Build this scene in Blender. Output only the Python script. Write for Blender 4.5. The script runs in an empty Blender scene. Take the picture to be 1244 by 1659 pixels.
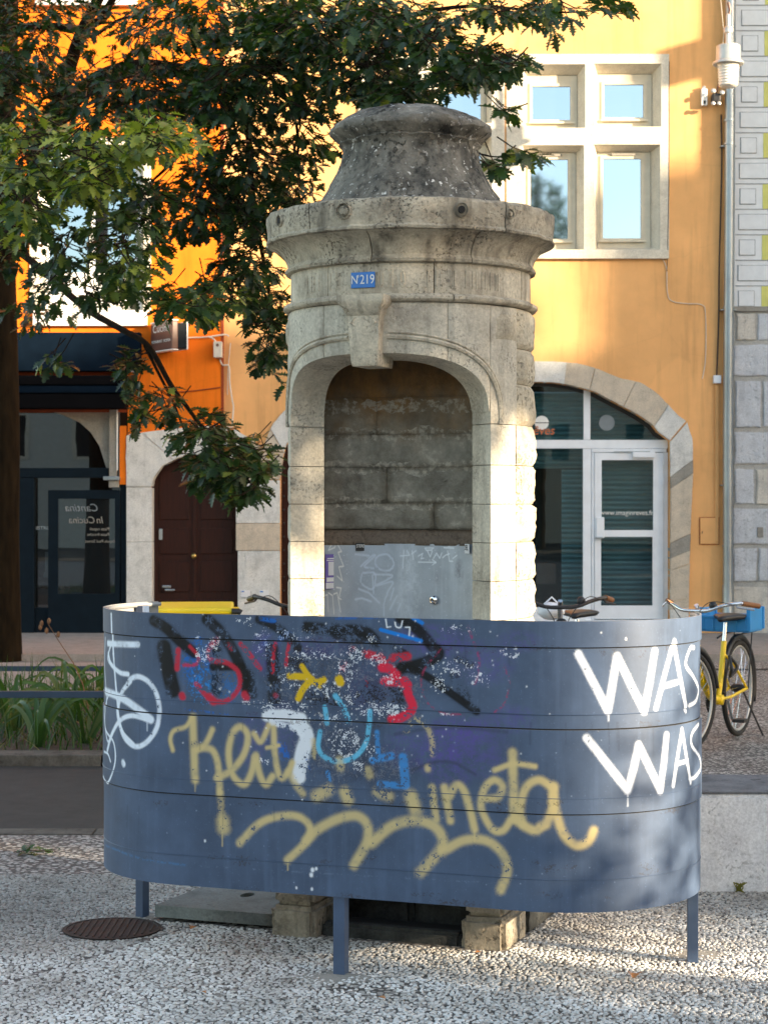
import bpy, bmesh, math, random
import numpy as np
from mathutils import Vector, Matrix, noise as mnoise

random.seed(7); RNG = np.random.default_rng(11)
SC = bpy.context.scene
COL = SC.collection
R = math.radians

# ------------------------------------------------------------------ camera, sky, sun, exposure
F, CX, HY, EYE = 3100.0, 622.0, 815.0, 1.6        # focal length in photo pixels, principal column, horizon row, eye height
cd = bpy.data.cameras.new('camera'); cam = bpy.data.objects.new('camera', cd); COL.objects.link(cam)
cam.location = (0, 0, EYE); cam.rotation_euler = (R(90), 0, 0)
cd.sensor_fit = 'VERTICAL'; cd.sensor_height = 36; cd.sensor_width = 27
cd.lens = F / 1659 * 36; cd.shift_y = -(829.5 - HY) / 1659
cd.clip_start = .1; cd.clip_end = 600
cd.dof.use_dof = True; cd.dof.focus_distance = 6.6; cd.dof.aperture_fstop = 11
SC.camera = cam

SUN_AZ, SUN_EL = R(61), R(13.5)                     # azimuth to the right of straight behind the camera
w = bpy.data.worlds.new('World'); SC.world = w; w.use_nodes = True
nt = w.node_tree; nt.nodes.clear()
sky = nt.nodes.new('ShaderNodeTexSky'); sky.sky_type = 'NISHITA'; sky.sun_disc = False
sky.sun_elevation = SUN_EL; sky.sun_rotation = math.pi - SUN_AZ
sky.air_density = 1.0; sky.dust_density = 1.2; sky.ozone_density = 1.6
bg = nt.nodes.new('ShaderNodeBackground'); bg.inputs[1].default_value = .15
out = nt.nodes.new('ShaderNodeOutputWorld')
wb = nt.nodes.new('ShaderNodeMix'); wb.data_type = 'RGBA'; wb.blend_type = 'MULTIPLY'; wb.inputs[0].default_value = 1; wb.inputs[7].default_value = (1.19, 1.0, .81, 1)   # warm white balance
nt.links.new(sky.outputs[0], wb.inputs[6]); nt.links.new(wb.outputs[2], bg.inputs[0]); nt.links.new(bg.outputs[0], out.inputs[0])
sl = bpy.data.lights.new('sun', 'SUN'); sl.energy = 4.3; sl.angle = R(.6); sl.color = (1, .80, .55)
so = bpy.data.objects.new('sun', sl); COL.objects.link(so)
SUNV = Vector((math.sin(SUN_AZ) * math.cos(SUN_EL), -math.cos(SUN_AZ) * math.cos(SUN_EL), math.sin(SUN_EL)))
so.rotation_euler = SUNV.to_track_quat('Z', 'Y').to_euler(); so.location = (6, -4, 8)
SC.view_settings.view_transform = 'Standard'; SC.view_settings.look = 'None'
SC.view_settings.gamma = 1; SC.view_settings.use_curve_mapping = False
SC.view_settings.exposure = 2.0

# ------------------------------------------------------------------ materials
def new_mat(name):
    m = bpy.data.materials.new(name); m.use_nodes = True
    nt = m.node_tree; nt.nodes.clear()
    o = nt.nodes.new('ShaderNodeOutputMaterial'); b = nt.nodes.new('ShaderNodeBsdfPrincipled')
    nt.links.new(b.outputs[0], o.inputs[0])
    return m, nt, b
def rgba(c): return (c[0], c[1], c[2], 1)
def n_coord(nt, scale=(1, 1, 1)):
    g = nt.nodes.new('ShaderNodeNewGeometry'); mp = nt.nodes.new('ShaderNodeMapping')
    mp.inputs['Scale'].default_value = scale
    nt.links.new(g.outputs['Position'], mp.inputs[0]); return mp.outputs[0]
def n_noise(nt, co, s, det=6, rough=.6):
    n = nt.nodes.new('ShaderNodeTexNoise'); n.inputs['Scale'].default_value = s
    n.inputs['Detail'].default_value = det; n.inputs['Roughness'].default_value = rough
    nt.links.new(co, n.inputs[0]); return n.outputs[0]
def n_ramp(nt, f, stops):
    r = nt.nodes.new('ShaderNodeValToRGB'); e = r.color_ramp.elements
    e[0].position, e[0].color = stops[0][0], rgba(stops[0][1]); e[1].position, e[1].color = stops[-1][0], rgba(stops[-1][1])
    for p, c in stops[1:-1]:
        x = e.new(p); x.color = rgba(c)
    nt.links.new(f, r.inputs[0]); return r.outputs[0]
def n_mix(nt, f, a, b, mode='MIX'):
    m = nt.nodes.new('ShaderNodeMix'); m.data_type = 'RGBA'; m.blend_type = mode
    if isinstance(f, (int, float)): m.inputs[0].default_value = f
    else: nt.links.new(f, m.inputs[0])
    for i, v in ((6, a), (7, b)):
        if isinstance(v, tuple): m.inputs[i].default_value = rgba(v)
        else: nt.links.new(v, m.inputs[i])
    return m.outputs[2]
def n_bump(nt, b, h, strength, dist):
    u = nt.nodes.new('ShaderNodeBump'); u.inputs['Strength'].default_value = strength; u.inputs['Distance'].default_value = dist
    nt.links.new(h, u.inputs['Height']); nt.links.new(u.outputs[0], b.inputs['Normal'])
def tint(c, k): return tuple(min(1, x * k) for x in c)
def plain(name, c, rough=.6, metal=0, var=.18, scale=6, bump=0, bscale=60, stretch=(1, 1, 1), spec=.5, streak=0):
    """painted, metal or plaster surface with slow colour drift and fine grain"""
    m, nt, b = new_mat(name); co = n_coord(nt, stretch)
    f = n_noise(nt, co, scale)
    cc = n_ramp(nt, f, [(.3, tint(c, 1 - var)), (.7, tint(c, 1 + var))])
    if streak:                                      # rain marks, patch repairs and hairline cracks
        g = n_noise(nt, n_coord(nt, (5, 5, .35)), 1.5, 7, .65); cc = n_mix(nt, n_ramp(nt, g, [(.50, (0, 0, 0)), (.78, (streak,) * 3)]), cc, tint(c, .45))
        p = n_noise(nt, co, .9, 3, .4); cc = n_mix(nt, n_ramp(nt, p, [(.56, (0, 0, 0)), (.58, (streak * .45,) * 3)]), cc, tint(c, 1.25))
        v = nt.nodes.new('ShaderNodeTexVoronoi'); v.feature = 'DISTANCE_TO_EDGE'; v.inputs['Scale'].default_value = .8
        wv = n_mix(nt, .12, co, n_noise(nt, co, 3, 5)); nt.links.new(wv, v.inputs[0])
        cc = n_mix(nt, n_ramp(nt, v.outputs['Distance'], [(.0, (.12, .12, .12)), (.003, (0, 0, 0))]), cc, tint(c, .5))
    nt.links.new(cc, b.inputs['Base Color'])
    b.inputs['Roughness'].default_value = rough; b.inputs['Metallic'].default_value = metal
    b.inputs['Specular IOR Level'].default_value = spec
    if bump: n_bump(nt, b, n_noise(nt, co, bscale, 4), bump, .004)
    return m
def stone_mat(name, light, dark, pits=.5, pitscale=70, lichen=0, stain=0, bump=.6):
    m, nt, b = new_mat(name); co = n_coord(nt)
    base = n_ramp(nt, n_noise(nt, co, 7, 8, .65), [(.34, dark), (.45, tuple((x + y) / 2 for x, y in zip(light, dark))), (.66, light)])
    fine = n_ramp(nt, n_noise(nt, co, 90, 5, .7), [(.3, (.72, .72, .72)), (.7, (1.12, 1.12, 1.12))])
    c = n_mix(nt, 1, base, fine, 'MULTIPLY')
    # dark pits
    p = n_noise(nt, co, pitscale, 3, .5)
    pm = n_ramp(nt, p, [(.56, (0, 0, 0)), (.62, (1, 1, 1))])
    clus = n_ramp(nt, n_noise(nt, co, 6.5, 3), [(.42, (0, 0, 0)), (.62, (1, 1, 1))])
    pk = n_mix(nt, 1, pm, clus, 'MULTIPLY')
    k = nt.nodes.new('ShaderNodeMath'); k.operation = 'MULTIPLY'; k.inputs[1].default_value = pits
    nt.links.new(pk, k.inputs[0]); c = n_mix(nt, k.outputs[0], c, tint(dark, .28))
    if stain:                                       # dark run-down streaks of dirt
        s = n_noise(nt, n_coord(nt, (9, 9, 1.1)), 1.6, 6, .6)
        sm = n_ramp(nt, s, [(.5, (0, 0, 0)), (.72, (stain,) * 3)])
        c = n_mix(nt, sm, c, tint(dark, .35))
    if lichen:
        sp = n_ramp(nt, n_noise(nt, co, 48, 4, .6), [(.60, (0, 0, 0)), (.66, (1, 1, 1))])
        cl = n_ramp(nt, n_noise(nt, co, 9, 3), [(.40, (0, 0, 0)), (.60, (1, 1, 1))])
        f = n_mix(nt, 1, sp, cl, 'MULTIPLY'); c = n_mix(nt, f, c, (lichen, lichen * .97, lichen * .9))
    nt.links.new(c, b.inputs['Base Color']); b.inputs['Roughness'].default_value = .92
    b.inputs['Specular IOR Level'].default_value = .25
    h = nt.nodes.new('ShaderNodeMath'); h.operation = 'SUBTRACT'
    nt.links.new(n_noise(nt, co, 45, 8, .7), h.inputs[0]); nt.links.new(pk, h.inputs[1])
    n_bump(nt, b, h.outputs[0], bump, .004)
    return m
def glass_mat(name, tintc, refl=.35, see=.6, rough=.01, coat=(.92, .96, 1)):
    """window glass: a clear pane with a tint, a mirror-like share and a see-through share"""
    m = bpy.data.materials.new(name); m.use_nodes = True; nt = m.node_tree; nt.nodes.clear()
    o = nt.nodes.new('ShaderNodeOutputMaterial'); t = nt.nodes.new('ShaderNodeBsdfTransparent'); t.inputs[0].default_value = rgba(tintc)
    g = nt.nodes.new('ShaderNodeBsdfGlossy'); g.inputs['Roughness'].default_value = rough; g.inputs[0].default_value = rgba(coat)
    d = nt.nodes.new('ShaderNodeBsdfDiffuse'); d.inputs[0].default_value = (.02, .025, .03, 1)
    m1 = nt.nodes.new('ShaderNodeMixShader'); m1.inputs[0].default_value = 1 - see
    nt.links.new(t.outputs[0], m1.inputs[1]); nt.links.new(d.outputs[0], m1.inputs[2])
    m2 = nt.nodes.new('ShaderNodeMixShader'); m2.inputs[0].default_value = refl
    nt.links.new(m1.outputs[0], m2.inputs[1]); nt.links.new(g.outputs[0], m2.inputs[2]); nt.links.new(m2.outputs[0], o.inputs[0])
    # slightly wavy old glass
    u = nt.nodes.new('ShaderNodeBump'); u.inputs['Strength'].default_value = .03; u.inputs['Distance'].default_value = .01
    nt.links.new(n_noise(nt, n_coord(nt), 1.8, 2), u.inputs['Height']); nt.links.new(u.outputs[0], g.inputs['Normal'])
    return m

M = {}
M['limestone'] = stone_mat('limestone', (.72, .64, .50), (.36, .31, .24), .55, 95, 0, .8)
M['smooth_limestone'] = stone_mat('smooth_limestone', (.72, .66, .54), (.43, .385, .31), .55, 105, 0, .5, .6)
M['rough_limestone'] = stone_mat('rough_limestone', (.68, .60, .46), (.38, .33, .25), .6, 70, 0, .2, 1.0)
M['cornice_stone'] = stone_mat('cornice_stone', (.62, .54, .41), (.24, .21, .165), .7, 100, 0, .85, 1.0)
M['weathered_stone'] = stone_mat('weathered_stone', (.30, .275, .23), (.028, .029, .028), .7, 60, .75, .65, 1.5)
M['wall_mortar'] = stone_mat('wall_mortar', (.50, .49, .46), (.36, .35, .33), .2)
M['mortar'] = stone_mat('mortar', (.30, .27, .22), (.16, .14, .11), .3)
M['plinth_stone'] = stone_mat('plinth_stone', (.46, .41, .33), (.17, .15, .12), .6, 40, 0, .5, 1.0)
def niche_mat():
    m, nt, b = new_mat('niche_masonry'); co = n_coord(nt)
    g = n_ramp(nt, n_noise(nt, co, 9, 8, .7), [(.32, (.26, .235, .19)), (.50, (.43, .40, .335)), (.60, (.54, .50, .42)), (.72, (.90, .86, .76))])
    z = nt.nodes.new('ShaderNodeSeparateXYZ'); nt.links.new(co, z.inputs[0])
    # ochre mineral staining on the upper third of the wall
    a = nt.nodes.new('ShaderNodeMath'); a.operation = 'ADD'; nt.links.new(z.outputs[2], a.inputs[0])
    nz = nt.nodes.new('ShaderNodeMath'); nz.operation = 'MULTIPLY'; nz.inputs[1].default_value = .35
    nt.links.new(n_noise(nt, co, 6, 5), nz.inputs[0]); nt.links.new(nz.outputs[0], a.inputs[1])
    mr = nt.nodes.new('ShaderNodeMapRange'); mr.inputs[1].default_value = 1.98; mr.inputs[2].default_value = 2.22
    nt.links.new(a.outputs[0], mr.inputs[0])
    br = n_ramp(nt, n_noise(nt, n_coord(nt, (1, 1, .5)), 12, 6), [(.35, (.24, .16, .09)), (.65, (.56, .31, .12))])
    c = n_mix(nt, mr.outputs[0], g, br)
    # lime bloom along the bed joints
    acc = None
    for zj in (1.60, 1.735, 1.86, 1.965):
        s = nt.nodes.new('ShaderNodeMath'); s.operation = 'COMPARE'; s.inputs[1].default_value = zj; s.inputs[2].default_value = .022
        w_ = nt.nodes.new('ShaderNodeMath'); w_.operation = 'MULTIPLY_ADD'; w_.inputs[1].default_value = .09; nt.links.new(n_noise(nt, co, 10, 4), w_.inputs[0])
        o2 = nt.nodes.new('ShaderNodeMath'); o2.operation = 'SUBTRACT'; nt.links.new(z.outputs[2], o2.inputs[0]); o2.inputs[1].default_value = .045; nt.links.new(o2.outputs[0], w_.inputs[2])
        nt.links.new(w_.outputs[0], s.inputs[0])
        if acc is None: acc = s.outputs[0]
        else:
            m2 = nt.nodes.new('ShaderNodeMath'); m2.operation = 'MAXIMUM'; nt.links.new(acc, m2.inputs[0]); nt.links.new(s.outputs[0], m2.inputs[1]); acc = m2.outputs[0]
    cl = n_ramp(nt, n_noise(nt, co, 38, 5, .7), [(.47, (0, 0, 0)), (.60, (.75, .75, .75))]); gm = nt.nodes.new('ShaderNodeMix'); gm.data_type = 'RGBA'; gm.blend_type = 'MULTIPLY'; gm.inputs[0].default_value = 1
    nt.links.new(cl, gm.inputs[6]); nt.links.new(acc, gm.inputs[7]); c = n_mix(nt, gm.outputs[2], c, (.80, .76, .66))
    nt.links.new(c, b.inputs['Base Color']); b.inputs['Roughness'].default_value = .95
    n_bump(nt, b, n_noise(nt, co, 24, 8, .7), .9, .012)
    return m
M['niche'] = niche_mat()
M['render_patch'] = stone_mat('render_patch', (.36, .29, .23), (.25, .20, .16), .25, 60)
M['steel_sheet'] = plain('steel_sheet', (.40, .44, .50), .38, .75, .2, 4, .1, 30, (1, 1, .4))
M['chrome'] = plain('chrome', (.75, .76, .78), .15, 1, .05)
M['dark_hole'] = plain('dark_hole', (.012, .012, .012), .9)
M['plate_blue'] = plain('plate_blue', (.02, .17, .55), .3, 0, .08)
M['white_paint'] = plain('white_paint', (.78, .78, .76), .45, 0, .06)
M['white_alu'] = plain('white_alu', (.80, .83, .88), .4, 0, .06)
M['cream_stone'] = stone_mat('cream_stone', (.74, .69, .58), (.60, .55, .46), .12, 60, 0, .12, .25)
M['cream_wood'] = plain('cream_wood', (.60, .54, .42), .5, 0, .1)
M['arch_stone'] = stone_mat('arch_stone', (.78, .77, .74), (.58, .58, .56), .30, 60, 0, .2, .6)
M['arch_stone_warm'] = stone_mat('arch_stone_warm', (.68, .58, .46), (.50, .44, .36), .3, 60, 0, .2, .6)
M['patch_grey'] = stone_mat('patch_grey', (.36, .34, .30), (.28, .26, .23), .2, 60, 0, .1, .4)
M['wall_stone'] = stone_mat('wall_stone', (.66, .68, .72), (.50, .52, .56), .30, 30, 0, .2, .7)
M['wall_stone_warm'] = stone_mat('wall_stone_warm', (.68, .64, .57), (.52, .49, .45), .30, 30, 0, .2, .7)
M['faux_panel'] = plain('faux_panel', (.72, .74, .76), .8, 0, .06, 10)
M['faux_line'] = plain('faux_line', (.24, .25, .27), .8)
M['faux_yellow'] = plain('faux_yellow', (.62, .60, .18), .8, 0, .1)
M['ochre'] = plain('ochre_render', (.80, .43, .175), .9, 0, .12, 1.6, .35, 90, spec=.15, streak=.5)
M['orange'] = plain('orange_render', (.82, .19, .014), .9, 0, .14, 1.6, .35, 90, spec=.15, streak=.5)
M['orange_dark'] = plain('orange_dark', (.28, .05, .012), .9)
M['navy'] = plain('navy_paint', (.005, .011, .018), .5, 0, .2, spec=.08)
M['awning'] = plain('awning_cloth', (.004, .010, .020), .95, 0, .2, spec=.04)
M['awning_black'] = plain('awning_black', (.004, .004, .005), .9, spec=.04)
M['interior'] = plain('dark_interior', (.008, .009, .010), .9)
M['interior_warm'] = plain('interior_warm', (.02, .018, .016), .9)
M['brown_wood'] = plain('brown_wood', (.028, .006, .003), .5, 0, .35, 5, .3, 40, (8, 8, 1), spec=.25)
M['brass'] = plain('brass', (.55, .36, .12), .3, 1)
M['shutter'] = plain('shutter_teal', (.105, .19, .22), .5, .1, .12)
M['zinc'] = plain('zinc', (.33, .37, .40), .38, .75, .15, 3)
M['black_plastic'] = plain('black_plastic', (.015, .015, .017), .45)
M['rubber'] = plain('rubber', (.02, .02, .02), .8)
M['cable_black'] = plain('cable_black', (.03, .022, .02), .6)
M['cable_white'] = plain('cable_white', (.62, .58, .50), .6)
M['bike_yellow'] = plain('bike_yellow', (.80, .55, .008), .28, 0, .08)
M['bike_dark'] = plain('bike_dark', (.025, .022, .022), .35, 0, .2)
M['grip_brown'] = plain('grip_brown', (.22, .09, .03), .6)
M['crate_blue'] = plain('crate_blue', (.015, .23, .55), .4, 0, .1)
M['bin_yellow'] = plain('bin_yellow', (.80, .60, .02), .4, 0, .08)
M['bin_green'] = plain('bin_green', (.02, .16, .06), .5)
M['concrete_white'] = stone_mat('concrete_white', (.86, .86, .87), (.68, .68, .70), .4, 55, 0, .12, .5)
M['concrete_top'] = stone_mat('concrete_top', (.20, .205, .22), (.10, .105, .115), .6, 30, 0, .2, .5)
M['wet_shade_stone'] = stone_mat('wet_shade_stone', (.07, .075, .075), (.02, .02, .02), .3, 50, 0, .4, .8)  # wet sill colour, also painted shade for the rear plinth
M['slab'] = stone_mat('slab_concrete', (.23, .25, .245), (.15, .16, .155), .4, 50, 0, .15, .4)
M['rust_iron'] = plain('rusty_iron', (.030, .021, .018), .75, .3, .35, 30, .4, 90)
M['rail_navy'] = plain('rail_navy', (.025, .05, .09), .4)
M['bark'] = plain('bark', (.012, .008, .004), .95, 0, .6, 6, 1.0, 25, (3, 3, .6), spec=.1)
M['twig'] = plain('twig', (.025, .016, .012), .9, spec=.1)
M['soil'] = plain('soil', (.07, .045, .03), 1, 0, .4, 12, .8, 40)
M['asphalt'] = plain('asphalt', (.032, .029, .026), .92, 0, .25, 8, .8, 220)
M['kerb'] = stone_mat('kerb_stone', (.27, .26, .24), (.18, .17, .16), .4, 60)
M['kerb_dark'] = stone_mat('kerb_dark', (.15, .135, .115), (.07, .06, .05), .5, 40, 0, .4)
M['pavement_far'] = stone_mat('pavement_far', (.36, .32, .29), (.26, .235, .21), .3, 40)
M['lamp_glass'] = plain('lamp_glass', (.85, .82, .74), .08, 0, .1, 40, 0)
M['lamp_metal'] = plain('lamp_metal', (.50, .50, .48), .4, .5)
M['dead_stem'] = plain('dead_stem', (.20, .10, .05), .9)
M['paper'] = plain('paper_white', (.7, .7, .72), .6, 0, .05)
M['purple'] = plain('purple_print', (.16, .12, .42), .5, 0, .06)
M['red_orange'] = plain('orange_letter', (.60, .17, .06), .5)
M['grey_dot'] = plain('grey_film', (.20, .23, .25), .6)
M['sign_brown'] = plain('sign_brown', (.14, .065, .05), .35)
M['opp_white'] = plain('opposite_render', (.50, .50, .47), .9, 0, .08)
M['roof_tile'] = plain('roof_tile', (.25, .10, .06), .9)

def leaf_mat(name, c1, c2, c3):
    m, nt, b = new_mat(name); co = n_coord(nt)
    a = nt.nodes.new('ShaderNodeAttribute'); a.attribute_name = 'tint'
    c = n_ramp(nt, a.outputs['Fac'], [(0, c1), (.6, c2), (1, c3)])
    nt.links.new(c, b.inputs['Base Color']); b.inputs['Roughness'].default_value = .42
    o = [n for n in nt.nodes if n.type == 'OUTPUT_MATERIAL'][0]
    t = nt.nodes.new('ShaderNodeBsdfTranslucent'); nt.links.new(n_mix(nt, 1, c, (1.6, 1.9, .5), 'MULTIPLY'), t.inputs[0])
    mx = nt.nodes.new('ShaderNodeMixShader'); mx.inputs[0].default_value = .28
    nt.links.new(b.outputs[0], mx.inputs[1]); nt.links.new(t.outputs[0], mx.inputs[2]); nt.links.new(mx.outputs[0], o.inputs[0])
    return m
M['leaf'] = leaf_mat('oak_leaf', (.010, .026, .010), (.032, .070, .016), (.34, .38, .07))  # brightest stop imitates sunlit leaves
M['grass'] = leaf_mat('grass_blade', (.016, .042, .010), (.048, .11, .02), (.24, .19, .08))
M['tuft'] = plain('tuft_blade', (.26, .25, .05), .8)
M['dry_leaf'] = plain('dry_leaf', (.48, .20, .06), .8)
def pebble_mat():
    m, nt, b = new_mat('pebble'); a = nt.nodes.new('ShaderNodeAttribute'); a.attribute_name = 'tint'
    c = n_ramp(nt, a.outputs['Fac'], [(0, (.13, .12, .11)), (.2, (.36, .34, .31)), (.5, (.60, .585, .555)), (1, (.84, .84, .83))])
    f = n_ramp(nt, n_noise(nt, n_coord(nt), 1.7, 5), [(.38, (.66, .64, .62)), (.58, (1, 1, 1))])
    nt.links.new(n_mix(nt, 1, c, f, 'MULTIPLY'), b.inputs['Base Color']); b.inputs['Roughness'].default_value = .6
    return m
M['pebble'] = pebble_mat()
def pebble_ground():
    m, nt, b = new_mat('pebbled_concrete'); co = n_coord(nt)
    v = nt.nodes.new('ShaderNodeTexVoronoi'); v.inputs['Scale'].default_value = 46; nt.links.new(co, v.inputs[0])
    peb = n_ramp(nt, v.outputs['Distance'], [(.42, (1, 1, 1)), (.58, (0, 0, 0))])
    sx = nt.nodes.new('ShaderNodeSeparateColor'); nt.links.new(v.outputs['Color'], sx.inputs[0])
    pc = n_ramp(nt, sx.outputs[0], [(0, (.20, .18, .17)), (.4, (.40, .37, .34)), (1, (.62, .60, .56))])
    base = n_ramp(nt, n_noise(nt, co, 14, 6), [(.3, (.055, .052, .048)), (.7, (.10, .095, .088))])
    c = n_mix(nt, peb, base, pc)
    dk = n_ramp(nt, n_noise(nt, co, .8, 5), [(.35, (.72, .70, .68)), (.65, (1, 1, 1))])
    nt.links.new(n_mix(nt, 1, c, dk, 'MULTIPLY'), b.inputs['Base Color']); b.inputs['Roughness'].default_value = .75
    n_bump(nt, b, peb, .5, .006); return m
M['pebble_ground'] = pebble_ground()

# ------------------------------------------------------------------ object helpers
def finish(o, label=None, cat=None, group=None, kind=None):
    if label: o['label'] = label
    if cat: o['category'] = cat
    if group: o['group'] = group
    if kind: o['kind'] = kind
    return o
def thing(name, label, cat, loc=(0, 0, 0), group=None, rz=0):
    o = bpy.data.objects.new(name, None); o.empty_display_size = .1; COL.objects.link(o)
    o.location = loc; o.rotation_euler = (0, 0, rz); return finish(o, label, cat, group)
def obj(name, me, mat, parent=None, smooth=False, **kw):
    if isinstance(me, bmesh.types.BMesh):
        bm = me; me = bpy.data.meshes.new(name); bm.to_mesh(me); bm.free()
    if mat is not None:
        if not me.materials: me.materials.append(mat)
    if smooth:
        me.shade_smooth()
    o = bpy.data.objects.new(name, me); COL.objects.link(o)
    if parent is not None:
        o.parent = parent
    return finish(o, **kw)
def shift(bm, v):
    bmesh.ops.translate(bm, verts=bm.verts, vec=v)
def autosmooth(o, ang=40):
    me = o.data; me.shade_smooth(); me.set_sharp_from_angle(angle=R(ang)); return o
def bm_box(bm, x0, x1, y0, y1, z0, z1, bev=0):
    vs = [bm.verts.new((x, y, z)) for z in (z0, z1) for x, y in ((x0, y0), (x1, y0), (x1, y1), (x0, y1))]
    fs = [(3, 2, 1, 0), (4, 5, 6, 7), (0, 1, 5, 4), (1, 2, 6, 5), (2, 3, 7, 6), (3, 0, 4, 7)]
    F_ = [bm.faces.new([vs[i] for i in f]) for f in fs]
    if bev:
        es = list({e for f in F_ for e in f.edges}); bmesh.ops.bevel(bm, geom=es, offset=bev, segments=2, affect='EDGES', profile=.6)
def box(name, x0, x1, y0, y1, z0, z1, mat, parent=None, bev=0, **kw):
    bm = bmesh.new(); bm_box(bm, x0, x1, y0, y1, z0, z1, bev); return obj(name, bm, mat, parent, **kw)
def bm_tube(bm, pts, rad, n=8, cap=True, flat=1.0):
    pts = [Vector(p) for p in pts]; rings = []
    rads = rad if isinstance(rad, (list, tuple)) else [rad] * len(pts)
    up = None
    for i, p in enumerate(pts):
        t = (pts[min(i + 1, len(pts) - 1)] - pts[max(i - 1, 0)]).normalized()
        if up is None:
            up = Vector((0, 0, 1)) if abs(t.z) < .9 else Vector((1, 0, 0))
        a = t.cross(up)
        if a.length < 1e-4: a = t.cross(Vector((0, 1, 0)))
        a.normalize(); b = a.cross(t).normalized(); up = b
        rings.append([bm.verts.new(p + (a * math.cos(2 * math.pi * k / n) + b * math.sin(2 * math.pi * k / n) * flat) * rads[i]) for k in range(n)])
    for r0, r1 in zip(rings, rings[1:]):
        for k in range(n): bm.faces.new((r0[k], r0[(k + 1) % n], r1[(k + 1) % n], r1[k]))
    if cap: bm.faces.new(list(reversed(rings[0]))); bm.faces.new(rings[-1])
def tube(name, pts, rad, mat, parent=None, n=8, flat=1.0, **kw):
    bm = bmesh.new(); bm_tube(bm, pts, rad, n, True, flat); o = obj(name, bm, mat, parent, **kw); autosmooth(o, 50); return o
def bm_lathe(bm, prof, n=48, cx=0, cy=0, capt=True, capb=True, a0=0, a1=2 * math.pi):
    full = abs(a1 - a0 - 2 * math.pi) < 1e-6; rings = []
    for r, z in prof:
        if r < 1e-5: rings.append([bm.verts.new((cx, cy, z))] * (n if full else n + 1)); continue
        rings.append([bm.verts.new((cx + r * math.cos(a0 + (a1 - a0) * k / n), cy + r * math.sin(a0 + (a1 - a0) * k / n), z)) for k in range(n if full else n + 1)])
    for r0, r1 in zip(rings, rings[1:]):
        for k in range(n):
            k2 = (k + 1) % n if full else k + 1
            vs = []
            for v in (r0[k], r0[k2], r1[k2], r1[k]):
                if v not in vs: vs.append(v)
            if len(vs) > 2: bm.faces.new(vs)
    if full and capb and prof[0][0] > 1e-5: bm.faces.new(list(reversed(rings[0])))
    if full and capt and prof[-1][0] > 1e-5: bm.faces.new(rings[-1])
def smooth_curve(pts, step=8):
    P = [np.array(p, float) for p in pts]
    if len(P) < 3: 
        return [tuple(P[0] + (P[-1] - P[0]) * i / step) for i in range(step + 1)]
    out = []
    for i in range(len(P) - 1):
        p0 = P[i - 1] if i else 2 * P[0] - P[1]; p1, p2 = P[i], P[i + 1]; p3 = P[i + 2] if i + 2 < len(P) else 2 * P[-1] - P[-2]
        for k in range(step):
            t = k / step
            out.append(tuple(.5 * ((2 * p1) + (-p0 + p2) * t + (2 * p0 - 5 * p1 + 4 * p2 - p3) * t * t + (-p0 + 3 * p1 - 3 * p2 + p3) * t ** 3)))
    out.append(tuple(P[-1])); return out
def W(x, y, D):                                     # measurements on the photograph turned into metres
    return Vector(((x - CX) / F * D, D, EYE - (y - HY) / F * D))
def ground_pt(x, y):
    D = EYE * F / (y - HY); return Vector(((x - CX) / F * D, D, 0))
def plate(outer, holes, y, thick, name='plate'):
    """2-D outline with holes in metres (x, z), extruded `thick` backwards from the plane Y=y"""
    cu = bpy.data.curves.new(name, 'CURVE'); cu.dimensions = '2D'; cu.fill_mode = 'BOTH'; cu.extrude = thick / 2
    for poly in [outer] + list(holes):
        s = cu.splines.new('POLY'); s.points.add(len(poly) - 1); s.use_cyclic_u = True
        for p, q in zip(s.points, poly): p.co = (q[0], q[1], 0, 1)
    to = bpy.data.objects.new('tmp', cu); COL.objects.link(to)
    me = bpy.data.meshes.new_from_object(to.evaluated_get(bpy.context.evaluated_depsgraph_get()))
    bpy.data.objects.remove(to); bpy.data.curves.remove(cu)
    me.transform(Matrix.Translation((0, y + thick / 2, 0)) @ Matrix.Rotation(R(90), 4, 'X'))
    me.name = name; me.materials.clear(); return me
def prism(poly, y, thick, bev=0, jitter=0):
    bm = bmesh.new(); f = [bm.verts.new((x, y, z)) for x, z in poly]; b = [bm.verts.new((x, y + thick, z)) for x, z in poly]
    bm.faces.new(f); bm.faces.new(list(reversed(b))); n = len(poly)
    for i in range(n): bm.faces.new((f[i], b[i], b[(i + 1) % n], f[(i + 1) % n]))
    bmesh.ops.recalc_face_normals(bm, faces=bm.faces)
    if bev:
        es = [e for e in bm.edges if all(abs(v.co.y - y) < 1e-6 for v in e.verts)]
        bmesh.ops.bevel(bm, geom=es, offset=bev, segments=2, affect='EDGES')
    return bm
def text_mesh(body, size, extrude=.001, spacing=1.0, shear=0):
    cu = bpy.data.curves.new('text', 'FONT'); cu.body = body; cu.size = size; cu.extrude = extrude
    cu.align_x = 'CENTER'; cu.align_y = 'CENTER'; cu.space_character = spacing; cu.shear = shear; cu.resolution_u = 3
    to = bpy.data.objects.new('tmp', cu); COL.objects.link(to)
    me = bpy.data.meshes.new_from_object(to.evaluated_get(bpy.context.evaluated_depsgraph_get()))
    bpy.data.objects.remove(to); bpy.data.curves.remove(cu); me.materials.clear(); return me
def text_on_wall(name, body, size, x, y, z, mat, parent, sx=1, mirror=False, **kw):
    me = text_mesh(body, size, **kw)
    me.transform(Matrix.Translation((x, y, z)) @ Matrix.Rotation(R(90), 4, 'X') @ Matrix.Diagonal((sx * (-1 if mirror else 1), 1, 1, 1)))
    return obj(name, me, mat, parent)

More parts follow.
